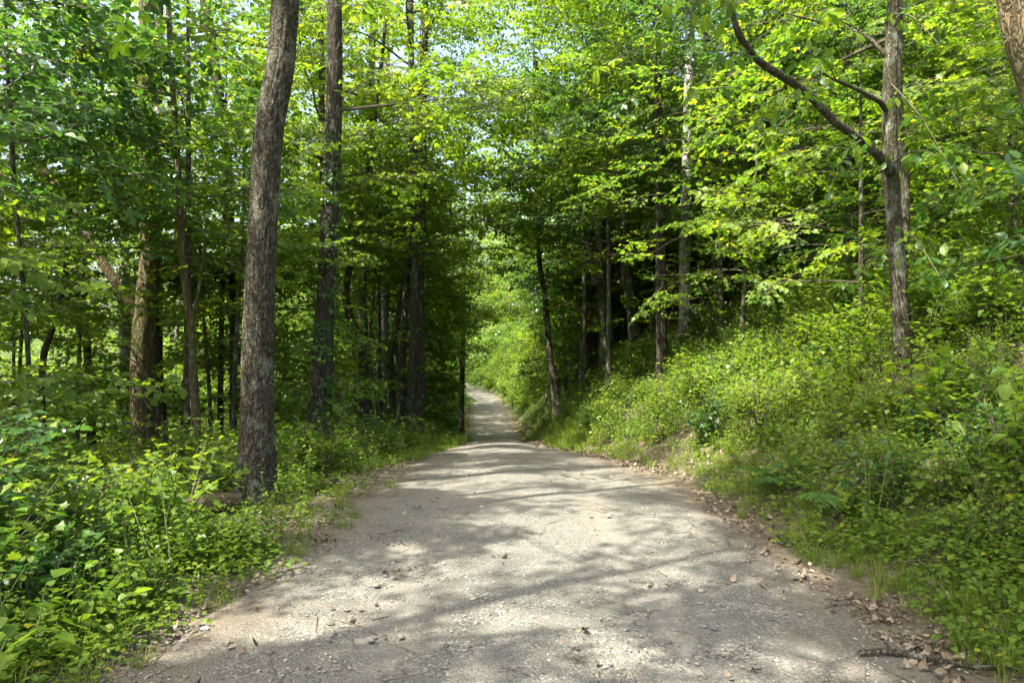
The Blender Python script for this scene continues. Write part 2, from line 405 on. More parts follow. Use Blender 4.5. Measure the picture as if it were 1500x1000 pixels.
# ------------------------------------------------------------------ leaves, sprays and plants as templates
def leaf_shape(kind, L, W, cup=.12, droop=.15):
    """leaf along +X, in XY; returns verts, faces; folded along its midrib"""
    if kind == 'maple':
        pr = [(0, 0), (.10, .22), (-.02, .46), (.26, .36), (.42, .62), (.55, .30), (1.0, 0)]
    elif kind == 'ovate':
        pr = [(0, 0), (.16, .33), (.42, .46), (.72, .28), (1.0, 0)]
    elif kind == 'obovate':
        pr = [(0, 0), (.25, .20), (.55, .42), (.78, .44), (.93, .2), (1.0, 0)]
    elif kind == 'heart':
        pr = [(.06, 0), (-.06, .25), (.10, .50), (.45, .48), (.78, .24), (1.0, 0)]
    else:
        pr = [(0, 0), (.5, .36), (1.0, 0)]
    n = len(pr)
    def zz(x, y): return cup * abs(y) * W * 1.0 - droop * L * x * x
    V = [(x * L, 0, zz(x, 0)) for x, _ in pr]
    left = [(x * L, y * W, zz(x, y)) for x, y in pr[1:-1]]
    right = [(x * L, -y * W, zz(x, y)) for x, y in pr[1:-1]]
    # midrib vertices are only ends and middle ones
    V = [V[0], (.5 * L, 0, zz(.5, 0)), V[-1]] + left + right
    a = list(range(3, 3 + n - 2)); b = list(range(3 + n - 2, 3 + 2 * (n - 2)))
    F = []
    ch = [0] + a + [2]
    for i in range(len(ch) - 1): F.append((1, ch[i + 1], ch[i]))
    ch = [0] + b + [2]
    for i in range(len(ch) - 1): F.append((1, ch[i], ch[i + 1]))
    return np.array(V), F
def rot_m(yaw, pitch, roll):
    cy_, sy = cos(yaw), sin(yaw); cp, sp = cos(pitch), sin(pitch); cr, sr = cos(roll), sin(roll)
    Rz = np.array([[cy_, -sy, 0], [sy, cy_, 0], [0, 0, 1]])
    Ry = np.array([[cp, 0, -sp], [0, 1, 0], [sp, 0, cp]])   # positive pitch lifts +X
    Rx = np.array([[1, 0, 0], [0, cr, -sr], [0, sr, cr]])
    return Rz @ Ry @ Rx
def put_leaf(mb, rng, pos, yaw, pitch, roll, kind, L, W=None, mi=0, droop=.15):
    V, F = leaf_shape(kind, L, W or L * .9, rng.uniform(.05, .3), droop * rng.uniform(.3, 1.6))
    mb.add(V @ rot_m(yaw, pitch, roll).T + pos, F, mi)
def stick(mb, a, b, r0, r1, mi=1, sides=3):
    a = np.asarray(a, float); b = np.asarray(b, float)
    V, F = tube(np.array([a, b]), np.array([r0, r1]), sides, cap=False); mb.add(V, F, mi)

def t_spray(seed, kind='maple', L=.1, span=.75, nside=6, leaves=4, flat=.25, droopy=.2):
    """a leafy branchlet: axis along +X, side twigs left and right, leaves in a nearly flat layer"""
    rng = random.Random(seed); mb = MB()
    pts = [np.array([span * t, .05 * sin(t * 4 + seed), -.10 * span * t * t]) for t in (0, .33, .66, 1)]
    for i in range(3): stick(mb, pts[i], pts[i + 1], .006 - .0015 * i, .0045 - .0015 * i)
    for k in range(nside):
        t = .12 + .85 * k / (nside - 1); p = np.array([span * t, .05 * sin(t * 4 + seed), -.10 * span * t * t])
        sd_ = 1 if k % 2 else -1; ln = span * (.55 - .38 * abs(t - .45)) * rng.uniform(.8, 1.15)
        yw = sd_ * rng.uniform(.75, 1.15); e = p + ln * np.array([cos(yw), sin(yw), rng.uniform(-.2, .12)])
        stick(mb, p, e, .003, .0015)
        for j in range(leaves):
            q = p + (e - p) * (.25 + .75 * (j + rng.random() * .5) / leaves); s2 = 1 if j % 2 else -1
            put_leaf(mb, rng, q, yw + s2 * rng.uniform(.5, 1.3) * (0.4 if j == leaves - 1 else 1), rng.gauss(-droopy, flat), rng.gauss(0, flat), kind, L * rng.uniform(.7, 1.2))
    put_leaf(mb, rng, pts[3], 0, -.2, 0, kind, L * 1.15)
    return mb.arr()
def t_cluster(seed, kind='obovate', L=.18, n=7, span=.4):
    """big leaves in whorls that hang and fan out"""
    rng = random.Random(seed); mb = MB()
    e = np.array([span, 0, -.05]); stick(mb, (0, 0, 0), e, .007, .004)
    for w, c in ((.55, .6), (1.0, 1.0)):
        p = e * w
        for k in range(n):
            yw = 2 * pi * k / n + rng.uniform(-.3, .3)
            put_leaf(mb, rng, p, yw, rng.uniform(-.75, .05), rng.gauss(0, .3), kind, L * c * rng.uniform(.75, 1.2), L * .5 * c, droop=.35)
    return mb.arr()
def t_herb(seed, kind='ovate', h=.35, L=.06, n=14):
    rng = random.Random(seed); mb = MB(); lean = np.array([rng.uniform(-.25, .25), rng.uniform(-.25, .25), 1])
    for s in range(rng.randint(2, 3)):
        b0 = np.array([rng.uniform(-.06, .06), rng.uniform(-.06, .06), -.04]); hh = h * rng.uniform(.65, 1.15)
        tip = b0 + (lean + [rng.uniform(-.35, .35), rng.uniform(-.35, .35), 0]) * hh
        stick(mb, b0, tip, .003, .0012)
        yaw = rng.random() * 6
        for k in range(n):
            t = .2 + .8 * k / (n - 1); yaw += 2.4 + rng.uniform(-.4, .4)
            p = b0 + (tip - b0) * t; l = L * (1.15 - .5 * t) * rng.uniform(.75, 1.2)
            off = np.array([cos(yaw), sin(yaw), .1]) * l * rng.uniform(.2, .8)
            put_leaf(mb, rng, p + off, yaw, rng.gauss(-.08, .28), rng.gauss(0, .3), kind, l)
    return mb.arr()
def t_creeper(seed, L=.036, n=46, r=.28):
    rng = random.Random(seed); mb = MB()
    for k in range(n):
        a = rng.random() * 6.28; d = r * math.sqrt(rng.random()); z = rng.uniform(.02, .13)
        p = np.array([d * cos(a), d * sin(a), z])
        if k % 3 == 0: stick(mb, (p[0] * .8, p[1] * .8, -.03), p, .0015, .001)
        put_leaf(mb, rng, p, rng.random() * 6.28, rng.gauss(0, .25), rng.gauss(0, .25), rng.choice(['ovate', 'heart', 'ovate']), L * rng.uniform(.6, 1.3))
    return mb.arr()
def t_bush(seed, h=.9, kind='ovate', L=.055, nb=13):
    rng = random.Random(seed); mb = MB()
    for b in range(nb):
        a = rng.random() * 6.28; out = rng.uniform(.15, .75) * h; top = h * rng.uniform(.45, 1.05)
        P = [np.array([0, 0, -.05]), np.array([cos(a) * out * .4, sin(a) * out * .4, top * .55]), np.array([cos(a) * out, sin(a) * out, top])]
        stick(mb, P[0], P[1], .007, .004); stick(mb, P[1], P[2], .004, .002)
        for k in range(16):
            t = rng.uniform(.25, 1.0); p = P[0] + (P[1] - P[0]) * min(1, t * 2) if t < .5 else P[1] + (P[2] - P[1]) * (t * 2 - 1)
            p = p + np.array([rng.gauss(0, .09), rng.gauss(0, .09), rng.gauss(0, .05)]) * h
            put_leaf(mb, rng, p, rng.random() * 6.28, rng.gauss(-.1, .3), rng.gauss(0, .35), kind, L * rng.uniform(.65, 1.25))
    return mb.arr()
def t_grass(seed, h=.22, n=26, r=.07):
    rng = random.Random(seed); mb = MB()
    for k in range(n):
        a = rng.random() * 6.28; d = r * math.sqrt(rng.random()); b = np.array([d * cos(a), d * sin(a), -.02])
        a2 = a + rng.uniform(-.9, .9); hh = h * rng.uniform(.5, 1.1); ln = hh * rng.uniform(.15, .8); w = rng.uniform(.0018, .004)
        px_ = np.array([-sin(a2), cos(a2), 0]) * w; dr = np.array([cos(a2), sin(a2), 0])
        m_ = b + dr * ln * .35 + [0, 0, hh * .7]; t_ = b + dr * ln + [0, 0, hh * rng.uniform(.7, 1.0)]
        mb.add([b - px_, b + px_, m_ + px_ * .8, m_ - px_ * .8, t_], [(0, 1, 2, 3), (3, 2, 4)], 0)
    return mb.arr()
def t_dead(seed, L=.09):
    rng = random.Random(seed); mb = MB()
    for k in range(7):
        p = np.array([rng.uniform(-.16, .16), rng.uniform(-.16, .16), rng.uniform(.012, .035)])
        put_leaf(mb, rng, p, rng.random() * 6.28, rng.gauss(.05, .3), rng.gauss(0, .45), rng.choice(['ovate', 'maple', 'ovate']), L * rng.uniform(.5, 1.2), None, 0, droop=rng.choice([-.5, .5]))
    return mb.arr()
def t_pebble(seed):
    rng = random.Random(seed); mb = MB()
    for k in range(3):
        import bmesh
        bm = bmesh.new(); bmesh.ops.create_icosphere(bm, subdivisions=1, radius=1)
        V = np.array([v.co[:] for v in bm.verts]); F = [[v.index for v in f.verts] for f in bm.faces]; bm.free()
        s = np.array([rng.uniform(.7, 1.3), rng.uniform(.6, 1.0), rng.uniform(.35, .7)])
        V = V * (1 + np.array([[rng.uniform(-.18, .18)] for _ in V])) * s
        mb.add(V * rng.uniform(.4, 1.0) * .012 + [rng.uniform(-.06, .06), rng.uniform(-.06, .06), .002], F, 0)
    return mb.arr()
def t_ivy(seed):
    rng = random.Random(seed); mb = MB()
    for k in range(7):
        p = np.array([rng.uniform(-.09, .09), rng.uniform(-.1, .1), rng.uniform(.0, .05)])
        put_leaf(mb, rng, p, rng.uniform(-1, 1), rng.gauss(-.2, .3), rng.gauss(0, .3), 'heart', .06 * rng.uniform(.6, 1.3))
    return mb.arr()

# node group: the mesh carries its own leafy pieces (pid >= 0) and bare points (pid < 0) that they grow on
def make_scatter():
    ng = bpy.data.node_groups.new('grow_on_points', 'GeometryNodeTree')
    ng.interface.new_socket('Geometry', in_out='INPUT', socket_type='NodeSocketGeometry')
    ng.interface.new_socket('Geometry', in_out='OUTPUT', socket_type='NodeSocketGeometry')
    n = ng.nodes; L = ng.links.new
    gi, go = n.new('NodeGroupInput'), n.new('NodeGroupOutput')
    def attr(name, t):
        a = n.new('GeometryNodeInputNamedAttribute'); a.data_type = t; a.inputs['Name'].default_value = name
        return a.outputs['Attribute']
    pid = attr('pid', 'INT')
    cmp = n.new('FunctionNodeCompare'); cmp.data_type = 'INT'; cmp.operation = 'GREATER_EQUAL'
    L(pid, [s for s in cmp.inputs if s.type == 'INT' and s.enabled][0])
    sep = n.new('GeometryNodeSeparateGeometry'); sep.domain = 'POINT'
    L(gi.outputs[0], sep.inputs['Geometry']); L(cmp.outputs['Result'], sep.inputs['Selection'])
    spl = n.new('GeometryNodeSplitToInstances'); spl.domain = 'POINT'
    L(sep.outputs['Selection'], spl.inputs['Geometry']); L(pid, spl.inputs['Group ID'])
    iop = n.new('GeometryNodeInstanceOnPoints')
    L(sep.outputs['Inverted'], iop.inputs['Points']); L(spl.outputs['Instances'], iop.inputs['Instance'])
    iop.inputs['Pick Instance'].default_value = True
    L(attr('pick', 'INT'), iop.inputs['Instance Index'])
    e2r = n.new('FunctionNodeEulerToRotation'); L(attr('rot', 'FLOAT_VECTOR'), e2r.inputs[0]); L(e2r.outputs[0], iop.inputs['Rotation'])
    L(attr('scl', 'FLOAT'), iop.inputs['Scale'])
    L(iop.outputs[0], go.inputs[0])
    return ng
SCATTER = make_scatter()
def grow(name, templates, mats, P, R, S, pick, parent=None):
    """one object whose pieces stand on points P with euler R and scale S"""
    P = np.asarray(P, float).reshape(-1, 3); n = len(P)
    mb = MB(); pid = []
    for i, (V, F, Mi) in enumerate(templates):
        mb.V.append(V); mb.F += [[a + mb.n for a in f] for f in F]; mb.M += list(Mi); mb.n += len(V); pid += [i] * len(V)
    V, F, Mi = mb.arr(); nt_ = len(V)
    m = bpy.data.meshes.new(name)
    m.from_pydata(np.vstack([V, P]).tolist(), [], F)
    for t in mats: m.materials.append(t)
    m.polygons.foreach_set('material_index', np.array(Mi, np.int32))
    a = m.attributes.new('pid', 'INT', 'POINT'); a.data.foreach_set('value', np.array(pid + [-1] * n, np.int32))
    a = m.attributes.new('pick', 'INT', 'POINT'); a.data.foreach_set('value', np.concatenate([np.zeros(nt_), pick]).astype(np.int32))
    a = m.attributes.new('rot', 'FLOAT_VECTOR', 'POINT'); a.data.foreach_set('vector', np.vstack([np.zeros((nt_, 3)), R]).astype(np.float32).ravel())
    a = m.attributes.new('scl', 'FLOAT', 'POINT'); a.data.foreach_set('value', np.concatenate([np.ones(nt_), S]).astype(np.float32))
    o = link(bpy.data.objects.new(name, m), parent)
    md = o.modifiers.new('grow', 'NODES'); md.node_group = SCATTER
    return o

# ------------------------------------------------------------------ where sun falls through gaps in the canopy
BLOBS = [  # photo px, py, half width px, half height px: where the road is sunlit
    (560, 905, 260, 26), (330, 950, 160, 26), (760, 880, 150, 45), (840, 850, 90, 30), (690, 870, 150, 26),
    (870, 745, 110, 10), (960, 760, 90, 12), (800, 725, 120, 8), (1010, 790, 80, 12), (1080, 815, 60, 9),
    (990, 905, 60, 14), (880, 905, 60, 12), (1060, 925, 55, 16), (960, 975, 60, 18), (1130, 860, 45, 8), (1180, 880, 40, 7),
    (1200, 970, 70, 16), (1230, 915, 40, 8), (1080, 985, 50, 14), (760, 700, 90, 5), (860, 695, 70, 5), (670, 705, 60, 4),
    (900, 820, 90, 10), (1000, 850, 60, 8), (650, 690, 50, 4), (720, 660, 80, 3), (650, 652, 50, 3), (600, 810, 30, 4), (505, 862, 70, 7),
    (730, 632, 25, 3), (720, 622, 26, 3), (715, 608, 22, 3), (708, 596, 20, 3), (706, 586, 18, 4), (740, 642, 50, 3)]
def ground_px(px, py):
    d = 8.0
    for _ in range(30):
        z = float(zr(d)); d2 = (EYE - z) * FPX / (py - 500); d = d + .5 * (d2 - d)
    return (px - 750) / FPX * d, d
_bl = []
for px, py, a, b in BLOBS:
    x, y = ground_px(px, py); _, y1 = ground_px(px, py - b); _, y0 = ground_px(px, py + b)
    _bl.append((x, y, a / FPX * y, max(.12, (y1 - y0) / 2)))
def lit(x, y):
    """share of sunlight that is let through towards ground point x, y"""
    x = np.asarray(x, float); y = np.asarray(y, float)
    wx = x + (fbm(x * 2.1, y * 2.1, seed=61) - .5) * .7; wy = y + (fbm(x * 2.1, y * 2.1, seed=62) - .5) * .55
    r = np.zeros_like(x)
    for bx, by, a, b in _bl:
        q = ((wx - bx) / a) ** 2 + ((wy - by) / b) ** 2
        r = np.maximum(r, (q < 1).astype(float))
    r = r * (fbm(x * 4.6, y * 5.2, seed=66, octv=2) > .41)
    r = np.maximum(r, (fbm(x * 3.0, y * 4.2, seed=67, octv=2) > .64).astype(float))
    n = fbm(x * .55 + 4, y * .55, seed=71, octv=2) * .6 + fbm(x * 2.0, y * 2.0, seed=75, octv=2) * .4
    thr = np.where(x < xc(y) - 2.2, .352, np.where((x > xc(y) + 2) & (y < 13), .53, np.where(x > xc(y) + 2, .40, .425)))
    gen = (n > thr).astype(float)
    u = x - xc(y)
    onroad = (np.abs(u) < hw(y) + .25) & (y < 17) & (y > 1)
    return np.where(onroad, r, gen)
SUNNY = [(-7.45, 14.4, -.6, 5.5, .55), (-8.6, 14.0, 2.0, 6.5, 1.0), (-2.8, 7.8, 1.5, 2.6, .4), (-2.65, 7.8, 4.2, 5.0, .5), (1.5, 27, -1.5, 2.5, .5), (4.85, 8.8, 1.6, 2.6, .35), (4.9, 8.8, 3.5, 4.4, .4), (4.7, 19, 5, 9, .6)]
SIGHT = [(1003, 110, 300, 11, 19), (1002, 340, 400, 11, 19), (208, 385, 665, 22, 14.4), (238, 480, 660, 12, 15), (130, 350, 350, 22, 14), (147, 375, 375, 20, 14), (180, 435, 435, 20, 14), (112, 320, 320, 22, 14), (78, 268, 268, 20, 14), (48, 220, 220, 20, 14), (160, 400, 400, 20, 14), (95, 290, 290, 20, 14), (62, 245, 245, 20, 14), (30, 190, 190, 20, 13.7),
         (889, 400, 560, 15, 24), (927, 340, 560, 13, 22.5), (868, 395, 395, 16, 23), (851, 345, 345, 16, 23), (836, 300, 300, 16, 23), (820, 260, 260, 16, 23), (803, 212, 212, 16, 23), (610, 340, 625, 14, 19.5),
         (474, 250, 640, 20, 13.2), (537, 500, 620, 10, 20), (515, 430, 470, 12, 20), (1312, 0, 560, 18, 8.8), (1225, 180, 180, 22, 8.4), (1180, 135, 135, 22, 8.2), (1130, 105, 105, 22, 8), (1262, 205, 205, 20, 8.5), (1082, 50, 50, 18, 7.5),
         (284, 420, 640, 10, 11.5), (183, 350, 600, 12, 19), (965, 470, 585, 9, 16.5), (1042, 415, 470, 14, 23), (812, 500, 595, 10, 27), (562, 420, 600, 10, 25)]
def in_sight(SP, rng):
    """sprays that would stand between the road's walker and a trunk that is in plain view"""
    yy = np.maximum(SP[:, 1], .5); px = 750 + FPX * SP[:, 0] / yy; py = 500 - FPX * (SP[:, 2] - EYE) / yy; sz = FPX * .33 / yy
    m = np.zeros(len(SP), bool)
    for x0, a_, b_, w_, d_ in SIGHT:
        m |= (SP[:, 1] > 2) & (SP[:, 1] < d_ + .1) & (np.abs(px - x0) < w_ + sz * .6) & (py > a_ - 12) & (py < b_ + 12)
    return m & (rng.random(len(SP)) < .86)
def carve(P, rng, floor=7.5, keep=.02):
    """P in world space: which sprays stay so that the sun reaches the lit ground"""
    x, y, z = P[:, 0], P[:, 1], P[:, 2]
    zg = zr(y)
    for _ in range(3):
        t = (z - zg) / SUN[2]; gx = x - SUN[0] * t; gy = y - SUN[1] * t
        u = gx - xc(gy); road = np.abs(u) < hw(gy) + .4
        zg = np.where(road, zr(gy), H(gx, gy) + .6)
    l = lit(gx, gy)
    for ox, oy in ((.3, 0), (-.3, 0), (0, .26), (0, -.26), (.18, .16), (-.18, -.16)):
        near = np.abs(gx - xc(gy)) < 2.6
        l = np.where(near & (gy < 20), np.maximum(l, lit(gx + ox, gy + oy)), l)
    hi = (z - H(x, y)) > np.where(road & (gy < 18), .9, np.where(gx < xc(gy) - 2, floor * .75, floor * .9))
    st_ = np.zeros(len(P), bool); sh2 = SUN[:2]; q2 = float(sh2 @ sh2)
    for tx, ty_, z0, z1, rr in SUNNY:
        t = ((x - tx) * sh2[0] + (y - ty_) * sh2[1]) / q2
        dist = np.abs((x - tx) * sh2[1] - (y - ty_) * sh2[0]) / math.sqrt(q2); zz = z - t * SUN[2]
        st_ |= (t > .5) & (dist < rr) & (zz > z0) & (zz < z1)
    st_ &= rng.random(len(P)) < .93
    deep = (y > 11) & (z < EYE + 1.0 + .5 * y)
    nearroad = road & (gy < 17)
    hi = hi & (~deep | nearroad | (rng.random(len(P)) < .68))
    return ~(((l > .5) & hi & (rng.random(len(P)) > keep)) | st_)

# ------------------------------------------------------------------ trees
def trunk_at(TP, h):
    s = TP[:, 2]; return np.array([np.interp(h, s, TP[:, k]) for k in range(3)])
def limb_path(rng, a, yaw, L, rise, curl=.0, n=5):
    P = [np.array(a)]; e = rise
    for i in range(n):
        step = L / n; yaw += rng.normal(0, .16); e += curl / n + rng.normal(0, .06)
        P.append(P[-1] + step * np.array([cos(yaw) * cos(e), sin(yaw) * cos(e), sin(e)]))
    return np.array(P)
SPRAYS = {}
def sprays(kind):
    if kind not in SPRAYS:
        if kind == 'canopy': t = [t_spray(s, 'ovate', .105, .85, 7, 5, .38, .25) for s in (1, 2, 3)]
        elif kind == 'far': t = [t_spray(s, 'dia', .17, 1.1, 7, 4, .45, .2) for s in (4, 5)]
        elif kind == 'maple': t = [t_spray(s, 'maple', .095, .72, 7, 5, .34, .22) for s in (6, 7, 8)]
        elif kind == 'small': t = [t_spray(s, 'ovate', .06, .55, 8, 5, .25, .1) for s in (9, 10)]
        elif kind == 'big': t = [t_cluster(s, 'obovate', .17, 6, .4) for s in (11, 12, 13)]
        SPRAYS[kind] = t
    return SPRAYS[kind]

def make_tree(name, label, cat, TP, TR, crown0, nl, limbL, rise, dens, sk, leafm, bark, seed, group=None, sides=12, rough=.006,
              step=.35, sscale=1.0, limbs=(), carve_it=True, subs=3, floor=7.5, low=None, flat=.25, flare=.5, slim=1.0):
    """TP: trunk centre line in world space from the ground up; the crown grows from limbs above height crown0"""
    rng = np.random.default_rng(seed)
    TP = np.asarray(TP, float); TR = np.asarray(TR, float)
    base = np.array([TP[0][0], TP[0][1], Hs(TP[0][0], TP[0][1])]); TP = TP.copy(); TP[0][2] = base[2] - .25
    root = empty(name, base, label, cat, group)
    P, R = resample(TP, TR, step)
    fl = np.exp(-np.clip(P[:, 2] - base[2], 0, 9) / (.35 + R[0])) * flare
    V, F = tube(P - base, R * (1 + fl) * slim, sides, rough, seed)
    mesh_obj('trunk', V, F, [M[bark]], root, smooth=True)
    top = P[-1][2]
    wood = MB(); SP, SY, SL, ST, LIMB = [], [], [], [], []
    for lp, lr in limbs:      # limbs seen in the photo
        Q, QR = resample(lp, lr, .25)
        V, F = tube(Q - base, QR, 8, .003, seed + 5)
        mesh_obj('limb', V, F, [M[bark]], root, smooth=True)
        for i in range(int(len(Q) * .35), len(Q), 1):
            for _ in range(2 if dens > .6 else 1):
                yw = rng.random() * 2 * pi
                SP.append(Q[i] + np.array([cos(yw), sin(yw), rng.uniform(-.2, .5)]) * rng.uniform(.1, 1.1)); SY.append(yw); SL.append(-1); ST.append((Q[i], .006))
    yaw = rng.random() * 6
    for i in range(nl):
        t = (i + rng.random() * .7) / nl; h = crown0 + (top - crown0) * t * .98
        a = trunk_at(P, h); yaw += 2.399 + rng.normal(0, .3)
        r0 = float(np.interp(h, P[:, 2], R)) * .5
        L = limbL * (1.0 - .55 * t ** 1.5) * rng.uniform(.75, 1.2) * (.75 + .25 * min(1, t * 5))
        LP = limb_path(rng, a, yaw, L, rise + .45 * t + rng.normal(0, .1), -.15)
        Q, QR = resample(LP, np.linspace(min(r0, .015 + L * .012), .008, len(LP)), L / 6)
        LIMB.append((Q, QR * .8, 5, None)); li = len(LIMB) - 1; ids = [li]
        paths = [LP]
        for k in range(subs):
            f = rng.uniform(.3, .9); b = LP[0] + 0; idx = f * (len(LP) - 1); j = int(idx); b = LP[j] + (LP[min(j + 1, len(LP) - 1)] - LP[j]) * (idx - j)
            dv = LP[-1] - LP[0]; y2 = math.atan2(dv[1], dv[0]) + (1 if k % 2 else -1) * rng.uniform(.5, 1.1)
            SPp = limb_path(rng, b, y2, L * (1 - f) * .9 + .5, rise * .5 + rng.normal(0, .15), -.1, 3)
            LIMB.append((SPp, np.linspace(.009, .004, len(SPp)), 3, li)); ids.append(len(LIMB) - 1)
            paths.append(SPp)
        for pi_, Pp in enumerate(paths):
            ln = np.linalg.norm(Pp[-1] - Pp[0]); ns = max(1, int(ln * dens * 5.2))
            for _ in range(ns):
                f = rng.uniform(.3 if pi_ == 0 else .1, 1.0) * (len(Pp) - 1); j = min(int(f), len(Pp) - 2)
                b = Pp[j] + (Pp[j + 1] - Pp[j]) * (f - j)
                dv = Pp[j + 1] - Pp[j]; yw = math.atan2(dv[1], dv[0]) + rng.normal(0, .75)
                off = np.array([cos(yw), sin(yw), rng.normal(0, .35)]) * rng.uniform(.02, .45)
                SP.append(b + off); SY.append(yw); SL.append(ids[pi_]); ST.append((b, .004))
    if low:      # short leafy shoots down the stem
        n, h0, h1, ln = low; h1 = max(h1, h0 + 1.0)
        for _ in range(n):
            h = rng.uniform(h0, h1); a = trunk_at(P, h); yw = rng.random() * 6.28
            e = a + ln * rng.uniform(.3, 1) * np.array([cos(yw), sin(yw), rng.uniform(-.1, .4)])
            SP.append(e); SY.append(yw); SL.append(-1); ST.append((a, .006))
    SP = np.array(SP); SY = np.array(SY)
    if len(SP):
        # clumpy crown: thin it where a lump noise is low
        cl = fbm(SP[:, 0] * .8, SP[:, 1] * .8, SP[:, 2] * 1.0, seed=90, octv=2)
        keep = cl > .36
        if carve_it: keep &= carve(SP + np.stack([np.cos(SY), np.sin(SY), SY * 0], -1) * .38 * sscale, rng, floor)
        # the canopy high above is thinner away from the road's own shade
        t_ = (SP[:, 2] - zr(SP[:, 1])) / SUN[2]; gy_ = SP[:, 1] - SUN[1] * t_; gx_ = SP[:, 0] - SUN[0] * t_
        onr = (np.abs(gx_ - xc(gy_)) < 2.8) & (gy_ < 18)
        inview = SP[:, 2] < EYE + 1.0 + .5 * SP[:, 1]
        leftw = SP[:, 0] < xc(SP[:, 1]) - 2
        hh = SP[:, 2] - H(SP[:, 0], SP[:, 1])
        pk = np.where(inview, np.where(SP[:, 1] < 30, np.where(leftw, np.where(hh > 4.5, .92, .42), np.where(hh > 5, .88, .55)), .88), np.where(leftw, .28, .38))
        keep &= (onr & ~(inview & leftw)) | (rng.random(len(SP)) < pk)
        # the road beyond the rise stays open to the eye
        far_ = (SP[:, 1] > 16) & (SP[:, 1] < 80); uu = SP[:, 0] - xc(SP[:, 1])
        keep &= ~(far_ & (np.abs(uu) < 2.3) & (SP[:, 2] - zr(SP[:, 1]) < 5.0))
        # nothing hangs over the road at head height
        u = SP[:, 0] - xc(SP[:, 1]); keep &= ~((np.abs(u) < hw(SP[:, 1]) + .2) & (SP[:, 2] - zr(SP[:, 1]) < 4.2) & (SP[:, 1] < 60))
        keep &= ~in_sight(SP, rng)
        # none right in front of the lens
        keep &= np.linalg.norm(SP - np.array([0, 0, EYE]), axis=1) > 3.2
        cnt = np.zeros(len(LIMB)); tot = np.zeros(len(LIMB))
        for k_, l_ in zip(keep, SL):
            if l_ >= 0: cnt[l_] += k_; tot[l_] += 1
        for j, (Q, QR, sd_, par) in enumerate(LIMB):
            if par is not None: cnt[par] += .5 * cnt[j]
        for j, (Q, QR, sd_, par) in enumerate(LIMB):
            if cnt[j] < max(1, .36 * tot[j]) or (par is not None and cnt[par] < max(1, .36 * tot[par])): continue
            V, F = tube(Q - base, QR, sd_, cap=False); wood.add(V, F, 0)
        for k_, p_, (b_, r_), l_ in zip(keep, SP, ST, SL):
            if k_ and np.linalg.norm(p_ - b_) > .12 and (l_ < 0 or cnt[l_] >= max(1, .36 * tot[l_])): stick(wood, b_ - base, p_ - base, r_, r_ * .6, 0)
        V, F, Mi = wood.arr()
        if len(V): mesh_obj('branchwork', V, F, [M['twig']], root)['kind'] = 'stuff'
        SP, SY = SP[keep], SY[keep]
    n = len(SP)
    if n:
        T = sprays(sk)
        Rr = np.stack([rng.normal(0, flat, n), rng.normal(.05, flat, n), SY], -1)
        o = grow('crown', T, [M[leafm], M['twig']], SP - base, Rr, rng.uniform(.75, 1.25, n) * sscale, rng.integers(0, len(T), n), root)
        o['kind'] = 'stuff'
    return root, n

def tl(pts, d, z_top, lean=None, dd=0.0, bulge=None):
    """trunk line from photo points (px, py, half width px) at depth d (growing by dd per point), then on up to z_top"""
    P, R = [], []
    for i, (px, py, w) in enumerate(pts):
        dk = d + dd * i; P.append(at(px, py, dk)); R.append(w / FPX * dk)
    b = P[0].copy(); b[2] = Hs(b[0], b[1]) - .2
    if b[2] < P[0][2] - .15: P.insert(0, b); R.insert(0, R[0] * 1.03)
    else: P[0] = b
    v = P[-1] - P[-2]; v /= np.linalg.norm(v)
    if lean is not None: v = np.array(lean, float)
    n = 4; z0 = P[-1][2]; last = P[-1].copy(); r = R[-1]
    for k in range(1, n + 1):
        t = k / n; dz = (z_top - z0) * t
        P.append(last + np.array([v[0] / max(v[2], .3) * dz * (1 - .4 * t), v[1] / max(v[2], .3) * dz * (1 - .4 * t), dz])); R.append(r * (1 - .85 * t) + .01)
    # strictly rising
    P = np.array(P)
    for i in range(1, len(P)): P[i, 2] = max(P[i, 2], P[i - 1, 2] + .05)
    return P, np.array(R)
COUNT = [0]
def nt_(r): COUNT[0] += r[1]; return r[0]

# --- the trees one can point to
P, R = tl([(373, 730, 25), (376, 640, 22), (378, 500, 21), (384, 350, 20.5), (393, 200, 20), (410, 100, 19.5), (418, 10, 19.5)], 7.8, 19)
T_big = nt_(make_tree('tree', 'thick lichen-mottled grey-brown tree nearest the road on the left', 'tree', P, R, 7.2, 16, 4.2, .25, .85, 'canopy', 'leaf', 'bark_grey', 101,
      sides=84, rough=.016, step=.032, floor=5.5, low=(20, 4.6, 7, .9), flare=.42, slim=.94))
P, R = tl([(467, 650, 19), (470, 560, 17), (478, 420, 15.5), (486, 250, 14), (490, 120, 13), (490, 0, 12)], 13.2, 21)
T_ivy = nt_(make_tree('tree', 'dark furrowed trunk with climbing ivy, second big tree from the road on the left', 'tree', P, R, 5.5, 18, 4.4, .2, .9, 'canopy', 'leaf', 'bark_dark', 102, slim=.82,
      sides=56, rough=.014, step=.06, limbs=[(np.array([at(486, 240, 13.2), at(465, 228, 13.1), at(445, 222, 13.0), at(425, 205, 12.9)]), [.07, .055, .04, .02])], low=(80, 4.6, 8.5, 1.5)))
ip = []; 
rr_ = np.random.default_rng(5)
for _ in range(75):
    h = rr_.uniform(.2, 6.0); c = trunk_at(P, h + Hs(P[0][0], P[0][1])); r = float(np.interp(c[2], P[:, 2], R)); a = rr_.normal(-.9, .8)
    ip.append((c + np.array([cos(a), sin(a), 0]) * (r + .02), a))
ib = np.array(T_ivy.location)
